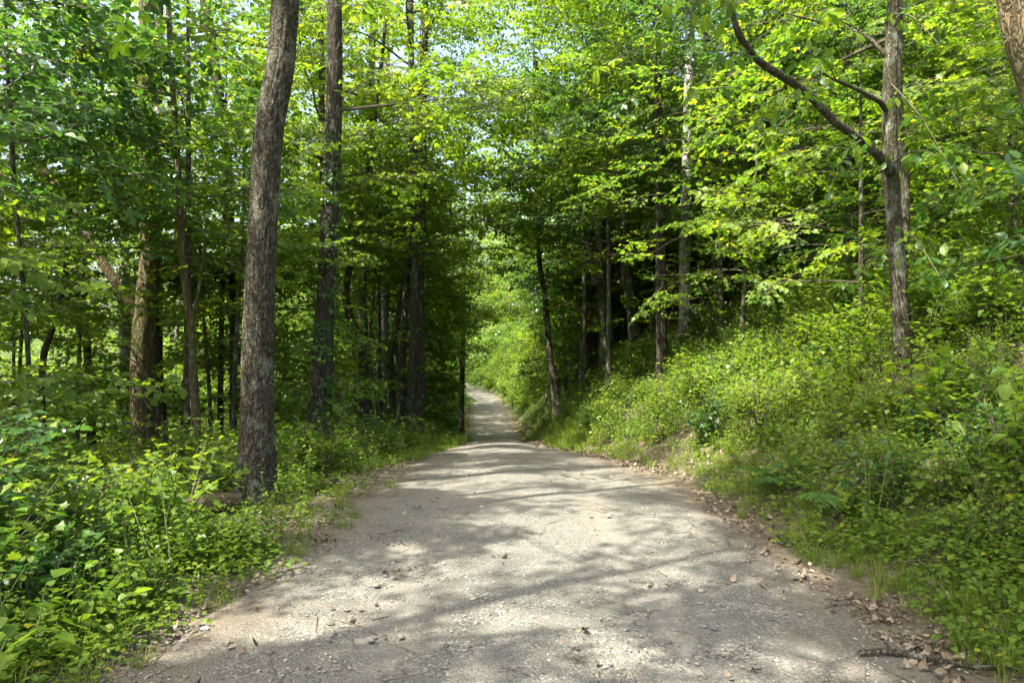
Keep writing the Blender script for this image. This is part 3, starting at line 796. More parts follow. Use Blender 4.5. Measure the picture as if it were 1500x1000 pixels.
grow('ivy', [t_ivy(s) for s in (1, 2)], [M['leaf_d'], M['twig']], np.array([p for p, a in ip]) - ib, np.array([[0, 1.2, a] for p, a in ip]), rr_.uniform(.8, 1.4, len(ip)), rr_.integers(0, 2, len(ip)), T_ivy)['kind'] = 'stuff'
P, R = tl([(208, 670, 16), (208, 600, 15.5), (208, 520, 15), (214, 440, 14.5), (220, 370, 13.5), (219, 230, 12), (216, 100, 11), (214, 0, 10)], 14.4, 20)
lb = [at(x, y, 14.4 - .1 * i) for i, (x, y) in enumerate([(208, 478), (192, 448), (165, 408), (130, 348), (100, 300), (62, 245), (35, 200), (5, 150), (-40, 90)])]
nt_(make_tree('tree', 'warm brown sunlit tree with a long limb leaning out to the upper left', 'tree', P, R, 5.2, 16, 4.0, .1, .9, 'maple', 'leaf_b', 'bark_brown', 103,
      sides=48, rough=.009, step=.07, limbs=[(np.array(lb), [.105, .10, .095, .09, .085, .08, .07, .06, .04])], low=(80, 4.6, 8.0, 1.6)))
P, R = tl([(240, 672, 9), (232, 590, 9), (226, 500, 9), (222, 420, 8), (226, 300, 7)], 15.6, 14)
nt_(make_tree('tree', 'slim dark trunk close behind the warm brown sunlit tree', 'tree', P, R, 5.5, 10, 3.0, .2, .8, 'canopy', 'leaf', 'bark_dark', 104, sides=20, rough=.005, step=.15))
P, R = tl([(186, 650, 8), (183, 480, 8.5), (180, 350, 8.5), (178, 200, 8), (172, 60, 7)], 19, 21)
nt_(make_tree('tree', 'smooth pale grey trunk showing to the left behind the warm brown tree', 'tree', P, R, 8, 12, 4, .3, .8, 'canopy', 'leaf', 'bark_pale', 105, sides=24, rough=.003, step=.2, low=(60, 4.5, 10, 1.6)))
P, R = tl([(288, 645, 6), (284, 560, 6), (280, 480, 5.5), (268, 390, 5), (264, 300, 4.5), (256, 180, 4)], 11.5, 9)
nt_(make_tree('tree', 'slender mossy young tree standing between the brown tree and the thick grey one', 'tree', P, R, 2.9, 14, 2.1, .05, 1.1, 'maple', 'leaf_b', 'bark_brown', 106, sides=16, rough=.004, step=.12, flat=.16,
      limbs=[(np.array([at(280, 480, 11.5), at(290, 430, 11.4), at(296, 390, 11.3), at(300, 350, 11.2)]), [.035, .028, .02, .012])]))
P, R = tl([(540, 630, 6.5), (536, 570, 6), (530, 510, 6), (512, 460, 5.5), (507, 420, 5), (515, 380, 4.5)], 20, 13)
nt_(make_tree('tree', 'dark crooked slim tree bending left just right of the ivy-clad trunk', 'tree', P, R, 4, 12, 2.8, .15, .9, 'canopy', 'leaf', 'bark_dark', 107, sides=18, rough=.005, step=.15))
P, R = tl([(529, 640, 7), (533, 540, 7), (530, 420, 6.5), (537, 340, 6), (540, 250, 6)], 22, 18)
nt_(make_tree('tree', 'straight mid-brown tree right behind the crooked slim one', 'tree', P, R, 6, 12, 3.6, .25, .9, 'canopy', 'leaf', 'bark_mid', 108, sides=18, rough=.005, step=.2, low=(50, 5, 11, 1.5),
      limbs=[(np.array([at(532, 360, 22), at(545, 335, 22), at(560, 310, 22), at(570, 280, 22)]), [.09, .07, .05, .03])]))
P, R = tl([(556, 640, 8), (560, 540, 7.5), (564, 420, 7), (566, 330, 6.5), (566, 200, 6)], 25, 20)
nt_(make_tree('tree', 'pale lichen-covered trunk between the crooked tree and the dark twin stems', 'tree', P, R, 7, 12, 3.8, .25, .9, 'canopy', 'leaf', 'bark_pale', 109, sides=18, rough=.004, step=.2, low=(60, 5, 12, 1.8)))
P, R = tl([(578, 620, 5), (572, 540, 4.5), (582, 470, 4.5), (597, 380, 4), (604, 300, 4)], 24, 15)
nt_(make_tree('tree', 'thin wavy stem curving up to the right beside the dark twin stems', 'tree', P, R, 5, 10, 2.6, .2, .9, 'canopy', 'leaf', 'bark_mid', 110, sides=12, rough=.004, step=.2))
P, R = tl([(600, 632, 6.5), (603, 560, 6), (606, 470, 6), (608, 400, 5.5), (606, 320, 5.2), (604, 200, 5)], 19.5, 19)
nt_(make_tree('tree', 'left one of two dark straight trunks standing close together by the verge', 'tree', P, R, 6, 13, 3.6, .25, .9, 'canopy', 'leaf', 'bark_dark', 111, sides=24, rough=.007, step=.12, slim=.9, low=(70, 5.0, 11, 1.4)))
P, R = tl([(614, 630, 7), (616, 560, 6.8), (616, 470, 6.5), (616, 400, 6), (618, 320, 5.8), (620, 200, 5.5)], 20.5, 20)
nt_(make_tree('tree', 'right one of two dark straight trunks standing close together by the verge', 'tree', P, R, 6, 14, 3.8, .25, .9, 'canopy', 'leaf', 'bark_dark', 112, sides=24, rough=.007, step=.12, slim=.9, low=(70, 5.0, 11, 1.4)))
P, R = tl([(676, 600, 4), (677, 540, 3.8), (678, 470, 3.6), (679, 380, 3.4)], 40, 14)
nt_(make_tree('tree', 'slim dark tree hung with leaves at the left edge of the far road', 'tree', P, R, 2, 18, 2.6, .1, 1.1, 'canopy', 'leaf', 'bark_dark', 113, sides=12, rough=.006, step=.3, low=(60, -3, 6, .7), sscale=1.1))
# right side
P, R = tl([(1322, 580, 11.5), (1321, 500, 12.5), (1317, 430, 13), (1311, 340, 13.5), (1305, 245, 13), (1303, 150, 11), (1306, 70, 10), (1309, 0, 9.5)], 8.8, 13)
lb = [at(x, y, 8.8 - .22 * i) for i, (x, y) in enumerate([(1307, 258), (1296, 238), (1262, 205), (1225, 180), (1180, 135), (1140, 108), (1105, 85), (1082, 50), (1068, 0), (1050, -60)])]
lb2 = [at(x, y, 8.8 - .1 * i) for i, (x, y) in enumerate([(1302, 165), (1290, 150), (1258, 132), (1225, 118), (1200, 105)])]
lb3 = [at(x, y, 8.8 + .1 * i) for i, (x, y) in enumerate([(1303, 90), (1280, 62), (1250, 45), (1200, 32), (1150, 20)])]
T_fork = nt_(make_tree('tree', 'forked tree on the right bank with a long dark limb reaching left', 'tree', P, R, 5.3, 15, 3.4, .2, .9, 'big', 'leaf', 'bark_mid', 120,
      sides=56, rough=.008, step=.04, limbs=[(np.array(lb), [.062, .056, .050, .047, .044, .040, .036, .032, .026, .018]), (np.array(lb2), [.035, .03, .025, .018, .01]), (np.array(lb3), [.03, .025, .02, .014, .008])], floor=5.5, flare=.35, slim=.78))
P, R = tl([(1330, 560, 6), (1328, 480, 6.5), (1322, 400, 6.5), (1326, 320, 6), (1325, 240, 6), (1318, 180, 6), (1316, 100, 5), (1318, 0, 5)], 9.8, 12)
nt_(make_tree('tree', 'thinner stem growing close behind the forked tree on the right bank', 'tree', P, R, 6, 10, 2.6, .2, .8, 'maple', 'leaf_b', 'bark_mid', 121, sides=24, rough=.005, step=.08, flare=.1))
P, R = tl([(1600, 640, 19), (1560, 330, 18), (1520, 160, 17), (1492, 60, 16.5), (1478, -10, 16)], 5.6, 15)
nt_(make_tree('tree', 'brown trunk leaning in at the top right corner of the picture', 'tree', P, R, 5.8, 10, 3.2, .2, .8, 'big', 'leaf', 'bark_brown', 122, sides=40, rough=.008, step=.06, floor=5.5))
P, R = tl([(1000, 545, 7), (1003, 450, 7.5), (1003, 380, 8), (1005, 280, 7.5), (1008, 180, 7.2), (1010, 90, 7), (1011, 0, 6.5)], 19, 22)
nt_(make_tree('tree', 'tall smooth pale grey trunk rising right of the road', 'tree', P, R, 9.5, 13, 4, .3, .8, 'canopy', 'leaf', 'bark_pale', 123, sides=28, rough=.003, step=.15))
P, R = tl([(890, 575, 10), (888, 500, 9.5), (884, 430, 9), (880, 370, 8), (878, 300, 7.5), (880, 180, 7)], 24, 20)
lb = [at(x, y, 23.5) for x, y in [(880, 420), (868, 395), (852, 345), (836, 300), (820, 260), (802, 210), (792, 150), (785, 90)]]
nt_(make_tree('tree', 'stout brown tree at the foot of the right bank, one limb leaning over the road', 'tree', P, R, 7, 14, 4, .3, .9, 'canopy', 'leaf', 'bark_mid', 124, sides=32, rough=.008, step=.12,
      limbs=[(np.array(lb), [.17, .16, .14, .13, .12, .1, .08, .06])]))
P, R = tl([(902, 565, 7), (899, 500, 7), (893, 430, 6), (896, 330, 5.5)], 25.5, 17)
nt_(make_tree('tree', 'narrower trunk leaning against the right side of the stout brown tree', 'tree', P, R, 7, 10, 3.2, .3, .9, 'canopy', 'leaf', 'bark_dark', 125, sides=20, rough=.006, step=.15))
P, R = tl([(933, 572, 8), (928, 480, 7.5), (918, 400, 7.5), (915, 340, 7), (922, 200, 7), (924, 80, 6.5)], 22.5, 21)
nt_(make_tree('tree', 'long dark brown trunk midway between the stout brown tree and the pale grey one', 'tree', P, R, 8, 13, 3.8, .3, .9, 'canopy', 'leaf', 'bark_mid', 126, sides=24, rough=.007, step=.12))
P, R = tl([(816, 600, 6), (811, 560, 5.2), (804, 510, 4.6), (800, 450, 4.2), (790, 380, 3.6), (787, 300, 3.3)], 27, 13)
nt_(make_tree('tree', 'sunlit leaning pale-barked tree at the right edge of the far road', 'tree', P, R, 2.2, 14, 2.6, .15, 1.0, 'canopy', 'leaf_b', 'bark_grey', 127, sides=20, rough=.005, step=.15))
P, R = tl([(967, 590, 4), (965, 520, 3.6), (964, 450, 3.2), (963, 360, 2.8)], 16.5, 8.5)
nt_(make_tree('tree', 'thin dark sapling in front of the trunks on the right bank', 'tree', P, R, 2.4, 12, 1.9, .1, 1.1, 'maple', 'leaf_b', 'bark_dark', 128, sides=12, rough=.004, step=.15, flat=.16))
P, R = tl([(1043, 470, 8), (1042, 420, 7.5), (1040, 330, 7)], 23, 19)
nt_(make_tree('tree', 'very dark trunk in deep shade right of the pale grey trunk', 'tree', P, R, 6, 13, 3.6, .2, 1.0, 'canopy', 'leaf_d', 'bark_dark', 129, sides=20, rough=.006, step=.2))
P, R = tl([(62, 545, 4.5), (74, 490, 4), (88, 440, 4), (96, 400, 3.5), (100, 340, 3)], 12.5, 8)
nt_(make_tree('tree', 'dark thin tree slanting right at the far left of the wood', 'tree', P, R, 2.6, 12, 2.0, .1, 1.0, 'maple', 'leaf_b', 'bark_dark', 130, sides=12, rough=.004, step=.15, flat=.16))
P, R = tl([(134, 640, 6), (130, 560, 5.5), (126, 480, 5), (120, 380, 4.5)], 17, 14)
nt_(make_tree('tree', 'dark upright trunk left of the pale grey one on the downhill side', 'tree', P, R, 4.5, 12, 3.0, .15, .9, 'maple', 'leaf_b', 'bark_dark', 131, sides=14, rough=.005, step=.2))
P, R = tl([(342, 560, 5), (340, 400, 5), (330, 200, 7), (322, 150, 8)], 17, 20)
nt_(make_tree('tree', 'dark trunk partly hidden to the left behind the thick grey tree', 'tree', P, R, 6, 12, 3.4, .2, .9, 'canopy', 'leaf', 'bark_dark', 132, sides=16, rough=.006, step=.2, low=(50, 4.5, 9.5, 1.5)))
P, R = tl([(40, 690, 3.5), (42, 560, 3.2), (38, 470, 3), (30, 380, 2.6)], 9.5, 7)
nt_(make_tree('tree', 'thin dark sapling at the left edge of the picture', 'tree', P, R, 1.8, 12, 1.9, .05, 1.0, 'maple', 'leaf_b', 'bark_mid', 133, sides=10, rough=.003, step=.15, flat=.16))

arch = [(-3.4, 21.5, 13), (3.1, 23.5, 13), (-5.2, 31.5, 15), (2.8, 37, 16), (-5.8, 43, 17), (2.5, 50, 18)]
for i, (x, y, h) in enumerate(arch):
    z = Hs(x, y); s_ = -.12 if x > 0 else .12
    P = np.array([[x, y, z - .2], [x + s_, y, z + 3], [x + 4 * s_, y - .2, z + 8], [x + 7 * s_, y - .4, z + h]])
    nt_(make_tree('tree', ('forest tree on the %s of the road whose crown arches over the gravel' % ('left' if x < 0 else 'right')), 'tree', P, [.13, .11, .08, .02], z + 4.6, 20, 4.6, .3, 1.15, 'canopy', 'leaf', 'bark_mid', 300 + i,
          'trees arching over the far road', sides=12, step=.4, floor=9))
# --- trees outside the frame whose crowns shade the road
sh = [(-6.2, 3.5, 17), (-9.0, .5, 19), (-5.4, -2.2, 18), (-8.8, 7.4, 18), (-3.6, 4.6, 15), (-11.5, 4.0, 19), (5.4, 4.3, 12), (-8.6, 9.6, 17), (-12.0, -3.0, 18), (-4.3, 1.2, 16), (-7.6, -1.6, 17), (-3.2, -3.6, 16)]
for i, (x, y, h) in enumerate(sh):
    z = Hs(x, y); r = .085 + .01 * (i % 4)
    P = np.array([[x, y, z - .2], [x + .1, y, z + 3], [x - .1, y + .1, z + 8], [x + .2, y - .1, z + h]])
    nt_(make_tree('tree', 'tall trunk rising beside the camera with its crown above the picture', 'tree', P, [r, r * .9, r * .7, .02], max(6.5, z + 6.5), 16, 4.2, .3, 4.6, 'canopy', 'leaf_b' if x < -5 else 'leaf', 'bark_mid', 200 + i,
          'trees just outside the picture that shade the road', sides=14, step=.5, floor=3.0, sscale=.7, low=None))

# --- the rest of the wood
rng = np.random.default_rng(77)
named_px = [(373, 7.8, 60), (468, 13.2, 34), (208, 14.4, 40), (600, 19.5, 22), (890, 24, 26), (930, 22.5, 14), (1004, 19, 14), (816, 27, 12), (1320, 8.8, 30)]
spots = []
def try_spot(x, y, gap):
    if abs(x) > min(.74 * y + 7, 62): return False
    u = x - float(xc(y))
    if abs(u) < (3.6 if y > 20 else 3.8): return False
    px = 750 + FPX * x / y
    for p_, d_, w_ in named_px:
        if y < d_ + 1 and abs(px - p_) < w_ + 12: return False
    if x < -10 and y > 22: gap *= 1.12
    for a, b in spots:
        if (a - x) ** 2 + (b - y) ** 2 < gap * gap: return False
    if y < 26 and px < 420: return False
    spots.append((x, y)); return True
for _ in range(12000):
    y = 15 + 125 * rng.random() ** .95; x = rng.uniform(-1, 1) * (.74 * y + 7)
    try_spot(x, y, 4.1 if y < 35 else (4.8 if y < 60 else (4.6 if abs(x) < 26 else 6.4)))
LB = {(0, 0): ('tall leafy forest tree deep among the others on the downhill left side', 'forest trees on the downhill side'),
      (0, 1): ('far leafy tree closing the view beyond the downhill wood', 'far trees on the downhill side'),
      (1, 0): ('tall leafy forest tree deep among the others up the right slope', 'forest trees on the uphill side'),
      (1, 1): ('far leafy tree closing the view up the right slope', 'far trees on the uphill side')}
barks = ['bark_mid', 'bark_dark', 'bark_grey', 'bark_brown', 'bark_dark', 'bark_pale', 'bark_mid']
for i, (x, y) in enumerate(spots):
    z = Hs(x, y); far = y > 42; h = rng.uniform(13, 20); r = rng.uniform(.06, .14)
    ln = rng.normal(0, .5, 2)
    P = np.array([[x, y, z - .2], [x + ln[0] * .3, y, z + h * .25], [x + ln[0], y + ln[1] * .5, z + h * .6], [x + ln[0] * 1.3, y + ln[1], z + h]])
    lab, grp = LB[(int(x > xc(y)), int(far))]
    c0 = z + (rng.uniform(2.0, 4.0) if not far else 1.0)
    lm = rng.choice(['leaf', 'leaf_b', 'leaf', 'leaf_d'] if x > 0 else ['leaf', 'leaf_b', 'leaf_b', 'leaf'])
    nt_(make_tree('tree', lab, 'tree', P, [r, r * .85, r * .6, .02], c0, 20 if not far else 16, 3.6 if not far else 4.2, .2, (.8 if not far else .6), 'canopy' if y < 30 else 'far', lm, barks[i % 7], 1000 + i, grp,
          sides=10, rough=.006 if y < 35 else 0, step=.5 if y < 35 else 1.5, sscale=1.1 if y < 30 else (1.0 if not far else 1.45), subs=3 if not far else 2, low=(40, z + 4.5, min(z + 14, EYE + .5 * y), 1.7) if y < 60 else None))

# --- young understorey trees
us = []
fixed = [(-7.3, 7.4, 4.2), (-8.6, 9.8, 5.0), (-9.6, 12.2, 5.5), (-3.9, 16.5, 5.0), (-6.4, 18.5, 6.0), (-11, 15.8, 7),
         (5.6, 11.5, 5.0), (7.2, 9.6, 4.4), (4.6, 14.5, 5.4), (7.0, 14.0, 5.8), (8.8, 12.5, 5.5), (5.2, 18.0, 6), (8.4, 17.5, 6.5), (10.5, 15.5, 6), (3.7, 19.5, 4.6), (6.9, 6.6, 3.2), (11.5, 19, 7), (-11.5, 16.5, 7)]
for x, y, h in fixed: us.append((x, y, h))
for _ in range(6000):
    y = 12 + 52 * rng.random() ** .9; x = rng.uniform(-1, 1) * (.74 * y + 2); u = x - float(xc(y)); px = 750 + FPX * x / y
    if abs(u) < 3.6 or any(y < d_ and abs(px - p_) < w_ * .5 + 1250 / y for p_, d_, w_ in named_px[:4]) or any(y < d_ and abs(px - p_) < w_ * .7 for p_, d_, w_ in named_px): continue
    if any((a - x) ** 2 + (b - y) ** 2 < (2.35 if y < 35 else 3.4) ** 2 for a, b, _h in us): continue
    us.append((x, y, rng.uniform(3.5, 8)))
    if len(us) > 270: break
n_us = len(us); LABN = {}
tall = [(-9.9, 12.8, 10), (-11.5, 15.0, 11), (-8.6, 17.5, 11), (-12.5, 12.0, 9), (-4.3, 16.6, 11), (-5.9, 13.0, 10), (-3.9, 24.5, 12), (-4.4, 24, 12), (7.4, 15.8, 9), (2.5, 18.6, 10),
        (2.4, 23.5, 12), (3.0, 28, 13), (-4.6, 28.5, 13), (-4.9, 35, 13), (3.0, 34, 13), (3.9, 26.5, 12), (-6.9, 16.9, 11), (4.9, 16.8, 10), (-5.0, 42, 14), (2.9, 41, 14), (-4.9, 33, 13), (-7.2, 8.0, 9)]
us += tall
for i, (x, y, h) in enumerate(us):
    z = Hs(x, y); l = rng.normal(0, .35, 2); r = .018 + h * .0055
    P = np.array([[x, y, z - .1], [x + l[0] * .4, y + l[1] * .3, z + h * .35], [x + l[0], y + l[1] * .8, z + h * .7], [x + l[0] * 1.1, y + l[1], z + h]])
    side = 'left of' if x < xc(y) else 'right of'
    near = 'close by' if y < 14 else ('in the middle distance' if y < 30 else 'far off')
    grp = 'young trees %s %s the road' % (near, side)
    lab = 'slender young tree with flat layered leaf sprays, %s %s the road' % (near, side)
    if y < 15 and abs(x / y) < .74:
        pxx = 750 + FPX * x / y
        marks = [(40, 'thin sapling at the left picture edge'), (208, 'warm brown tree'), (285, 'slender mossy tree'), (376, 'thick grey trunk'), (472, 'ivy-clad trunk'), (964, 'thin sapling on the bank'), (1312, 'forked tree'), (1490, 'trunk in the top right corner')]
        mk = min(marks, key=lambda m_: abs(m_[0] - pxx))
        nn = LABN.setdefault(mk[1], []); nn.append(i)
        lab = '%s young tree %s the %s' % (['flat-layered', 'taller leafy', 'dense low', 'thin loose-leaved', 'spreading', 'small bright'][len(nn) - 1 if len(nn) < 7 else 5], 'left of' if pxx < mk[0] else 'right of', mk[1])
    k = rng.random()
    sk, lm = ('maple', 'leaf_b') if k < .62 else (('canopy', 'leaf') if k < .85 else ('canopy', 'leaf_d'))
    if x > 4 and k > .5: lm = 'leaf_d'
    nt_(make_tree('young_tree', lab, 'young tree', P, [r, r * .8, r * .5, .006], z + (h * .16 if i < n_us else min(h * .42, 4.0 + .01 * y * y)), int(9 + h * 1.4), min(2.5, .8 + h * .26), .08, 1.05 if y < 30 else 1.0, sk, lm, 'bark_mid', 3000 + i, grp,
          sides=8, rough=.002, step=.3, subs=2, flat=.24, floor=7 if i < n_us else 11, sscale=.95 if y < 25 else 1.15, flare=.2))

# ------------------------------------------------------------------ undergrowth (nobody could count it)
rng = np.random.default_rng(11)
def sow(n, y0, y1, power, sel, xlim=None):
    """points on the ground inside the view, denser near the camera"""
    out = []
    y = y0 + (y1 - y0) * rng.random(n) ** power
    w = .78 * y + 2.0
    x = rng.uniform(-1, 1, n) * w
    u = x - xc(y); k = sel(x, y, u)
    x, y = x[k], y[k]
    return np.stack([x, y, H(x, y)], -1)
_sow = sow
CLEAR = [(4.5, 8.3, .5), (-2.72, 7.15, .8), (-3.6, 12.6, .6), (-7.5, 13.6, .7), (-2.8, 18.9, .6)]
def sow(*a, **k):
    P = _sow(*a, **k); m = np.ones(len(P), bool)
    for cx_, cy_, cr_ in CLEAR: m &= (np.hypot(P[:, 0] - cx_, (P[:, 1] - cy_) * .7) > cr_) | (rng.random(len(P)) < .12)
    return P[m]
def rots(n, tilt=.15): return np.stack([rng.normal(0, tilt, n), rng.normal(0, tilt, n), rng.uniform(0, 6.28, n)], -1)
def patch(x, y, s, seed): return fbm(x * s, y * s, seed=seed, octv=3)
def eL_(y): return (fbm(y * 1.1, y * 0 + 3, seed=41) - .5) * .9
def offroad(u, y, l, r): return np.where(u < 0, -u - hw(y) - l - eL_(y), u - hw(y) - r - eL_(y) * .6)
def bare(x, y): return patch(x, y, .8, 55) > np.where((x > xc(y)) & (y < 14), .595, .635)
def add_stuff(name, label, T, mats, P, sc, tilt=.15, cat=None):
    n = len(P); o = grow(name, T, mats, P, rots(n, tilt), sc, rng.integers(0, len(T), n))
    tag(o, label, cat, kind='stuff'); COUNT[0] += n; return o
def cond_herb(x, y, u):
    o = offroad(u, y, .35, .75)
    return (o > 0) & ~(bare(x, y) & (rng.random(len(x)) < .85)) & (rng.random(len(x)) < np.clip(o / .5 + .3, 0, 1))
Pn = sow(26000, 1.6, 60, 1.5, cond_herb)
add_stuff('undergrowth', 'dense knee-high green herbs covering the forest floor on both sides of the road', [t_herb(s, k, h, L) for s, k, h, L in ((1, 'ovate', .36, .046), (2, 'maple', .32, .052), (3, 'heart', .28, .044), (4, 'ovate', .46, .038))],
          [M['herb'], M['stem']], Pn, rng.uniform(.7, 1.35, len(Pn)) * (1 + Pn[:, 1] * .012) * (.55 + 1.0 * patch(Pn[:, 0], Pn[:, 1], 1.4, 91)), .18, 'undergrowth')
Pn = sow(14000, 1.6, 30, 1.3, lambda x, y, u: (offroad(u, y, .12, .45) > 0) & (rng.random(len(x)) < np.clip(.25 + 2.6 * (patch(x, y, 1.6, 57) - .40), 0, 1)))
add_stuff('ground_cover', 'low creeping green leaves carpeting the soil and the foot of the bank', [t_creeper(s) for s in (1, 2, 3)], [M['herb'], M['stem']], Pn, rng.uniform(.7, 1.3, len(Pn)), .1, 'ground cover')
Pn = sow(8500, 3.2, 95, 1.1, lambda x, y, u: (offroad(u, y, 1.0, 1.3) > 0) & (patch(x, y, .5, 58) > .42) & (np.hypot(x, y) > 3.4))
add_stuff('undergrowth', 'waist-high leafy bushes massed over the slopes among the trunks', [t_bush(s, .9, k, L) for s, k, L in ((1, 'ovate', .055), (2, 'ovate', .07), (3, 'maple', .075))], [M['herb'], M['twig']],
          Pn, rng.uniform(.55, 1.25, len(Pn)) * np.where(Pn[:, 0] < xc(Pn[:, 1]), .9, .8) * np.clip(.45 + Pn[:, 1] * .045, 0, 1.05), .12, 'undergrowth')
_y = rng.uniform(52, 98, 1500); _u = rng.uniform(2.2, 16, 1500) * rng.choice([-1, 1, 1], 1500); _x = xc(_y) + _u
Pn = np.stack([_x, _y, H(_x, _y)], -1)
add_stuff('undergrowth', 'rough shrubs and saplings covering the banks along the far end of the road', [t_bush(s, 1.1, k, L, 12) for s, k, L in ((15, 'ovate', .09), (16, 'ovate', .11))], [M['herb'], M['twig']], Pn, rng.uniform(.6, 1.7, len(Pn)), .12, 'undergrowth')
Pn = sow(2600, 3.4, 40, 1.3, lambda x, y, u: (offroad(u, y, 1.1, 1.5) > 0) & (patch(x, y, .7, 68) > .46))
add_stuff('undergrowth', 'tree seedlings with broad flat leaves standing above the herbs', [t_bush(s, .8, k, L, 7) for s, k, L in ((5, 'maple', .075), (6, 'ovate', .095), (7, 'heart', .08))], [M['leaf_b'], M['twig']],
          Pn, rng.uniform(.5, 1.2, len(Pn)), .12, 'undergrowth')
Pn = sow(1500, 3.0, 30, 1.3, lambda x, y, u: (offroad(u, y, .8, 1.0) > 0) & (patch(x, y, .9, 69) > .5))
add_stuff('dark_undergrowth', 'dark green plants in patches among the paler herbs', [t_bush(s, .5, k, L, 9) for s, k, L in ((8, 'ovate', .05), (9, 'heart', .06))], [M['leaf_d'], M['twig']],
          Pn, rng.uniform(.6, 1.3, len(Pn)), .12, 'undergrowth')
def cond_grass(x, y, u):
    o = offroad(u, y, -.02, .3)
    dens = np.where(y > 17, np.exp(-((o - .5) / .9) ** 2), np.where(u > 0, .75 * np.exp(-((o - .5) / .55) ** 2), .22 * np.exp(-((o - .3) / .4) ** 2)))
    return (o > -.1) & (rng.random(len(x)) < dens * np.clip(3.2 * (patch(x, y, 1.1, 59) - .30), 0, 1))
Pn = np.vstack([sow(26000, 2.2, 20, 1.2, cond_grass), sow(30000, 17, 80, 1.0, cond_grass)])
add_stuff('grass', 'short bright green grass along both verges of the gravel road', [t_grass(s) for s in (1, 2, 3)], [M['grass']], Pn, rng.uniform(.5, 1.2, len(Pn)) * np.where(Pn[:, 1] > 16, 1.5, .75), .1, 'grass')
def cond_dead(x, y, u):
    o = offroad(u, y, -.1, -.05)
    return ((o > 0) & (rng.random(len(x)) < np.where(u > 0, .35 + .65 * np.exp(-(o / .5) ** 2), .22)) & ((patch(x, y, 1.2, 63) > .42) | bare(x, y))) | ((np.abs(u) < hw(y)) & (rng.random(len(x)) < .012))
Pn = sow(24000, 2.2, 26, 1.4, cond_dead)
add_stuff('leaf_litter', 'dry brown fallen leaves strewn along the right shoulder and the bare soil', [t_dead(s, .07) for s in (1, 2, 3, 4)], [M['dead']], Pn, rng.uniform(.3, .72, len(Pn)), .12, 'leaf litter')
def t_sticks(seed):
    rng = random.Random(seed); mb = MB()
    for k in range(5):
        a_ = rng.random() * 6.28; L = rng.uniform(.05, .22); c_ = np.array([rng.uniform(-.2, .2), rng.uniform(-.2, .2), .012]); d_ = np.array([cos(a_), sin(a_), rng.uniform(-.05, .12)]) * L
        r_ = rng.uniform(.0015, .004); stick(mb, c_, c_ + d_ * .5, r_, r_ * .9, 0, 4); stick(mb, c_ + d_ * .5, c_ + d_ + [0.2 * L * rng.uniform(-1, 1), 0, 0], r_ * .9, r_ * .4, 0, 4)
    return mb.arr()
Pn = sow(9000, 2.4, 18, 1.5, lambda x, y, u: ((offroad(u, y, -.15, -.1) > 0) & (rng.random(len(x)) < .5)) | ((np.abs(u) < hw(y)) & (rng.random(len(x)) < .05)))
add_stuff('twig_litter', 'broken twigs and bits of bark scattered over the road edges and the forest floor', [t_sticks(s) for s in (1, 2, 3)], [M['twig']], Pn, rng.uniform(.5, 1.3, len(Pn)), .1, 'twigs')
Pn = sow(26000, 2.4, 15, 1.6, lambda x, y, u: (np.abs(u) < hw(y) + .3) & (rng.random(len(x)) < np.clip(.35 + 2.2 * (patch(x, y, 2.0, 65) - .42), 0.08, 1)))
Pn[:, 2] += .012
add_stuff('gravel', 'loose grey crushed stone lying on the road', [t_pebble(s) for s in (1, 2, 3, 4)], [M['stone']], Pn, rng.uniform(.3, 1.0, len(Pn)) ** 1.3, .1, 'gravel')
print('instances', COUNT[0], 'trees', len(spots), 'young', len(us))

# ------------------------------------------------------------------ single things on the ground
def hit(px, py):
    """where the line of sight through a photo point meets the ground"""
    d = np.linspace(2.5, 60, 6000); X = (px - 750) / FPX * d; Z = EYE - (py - 500) / FPX * d
    k = np.argmax(Z < H(X, d)); return np.array([X[k], d[k], Hs(X[k], d[k])])
rg = random.Random(4)
def wood_piece(name, label, cat, pts, R, mat, side_twigs=(), rough=.004, sides=14, group=None):
    pts = np.array(pts, float); b = pts[0].copy(); o = empty(name, b, label, cat, group)
    Q, QR = resample(pts - b, R, .04); V, F = tube(Q, QR, sides, rough, 3); mesh_obj('stem', V, F, [M[mat]], o, smooth=True)
    for tw, tr_ in side_twigs:
        Q, QR = resample(np.array(tw) - b, tr_, .05); V, F = tube(Q, QR, 6, .001, 5); mesh_obj('twig', V, F, [M[mat]], o, smooth=True)
    return o
def gpt(x, y, dz): return (x, y, Hs(x, y) + dz)
a = hit(1258, 965); b = hit(1475, 985)
mp = [a + (b - a) * t + np.array([0, .05 * sin(6 * t), .03]) for t in (0, .25, .5, .75, 1.0, 1.3)]
wood_piece('fallen_branch', 'thin broken branch lying across the right edge of the gravel', 'branch', mp, [.008, .011, .009, .010, .008, .004], 'bark_mid', [([mp[2], mp[2] + [.08, .1, .03], mp[2] + [.2, .22, .02]], [.007, .005, .002]), ([mp[3], mp[3] + [.1, -.06, .03], mp[3] + [.24, -.1, .01]], [.006, .004, .002]), ([mp[1], mp[1] + [.02, .06, .02], mp[1] + [.05, .12, .01]], [.005, .004, .002])], .005, 12)
wood_piece('fallen_log', 'dark rotting log half buried in herbs beside the thick grey trunk', 'log', [gpt(-3.75, 7.0, .1), gpt(-3.4, 7.15, .13), gpt(-3.0, 7.2, .14), gpt(-2.75, 7.3, .1)], [.09, .11, .10, .07], 'darkwood', (), .012, 20)
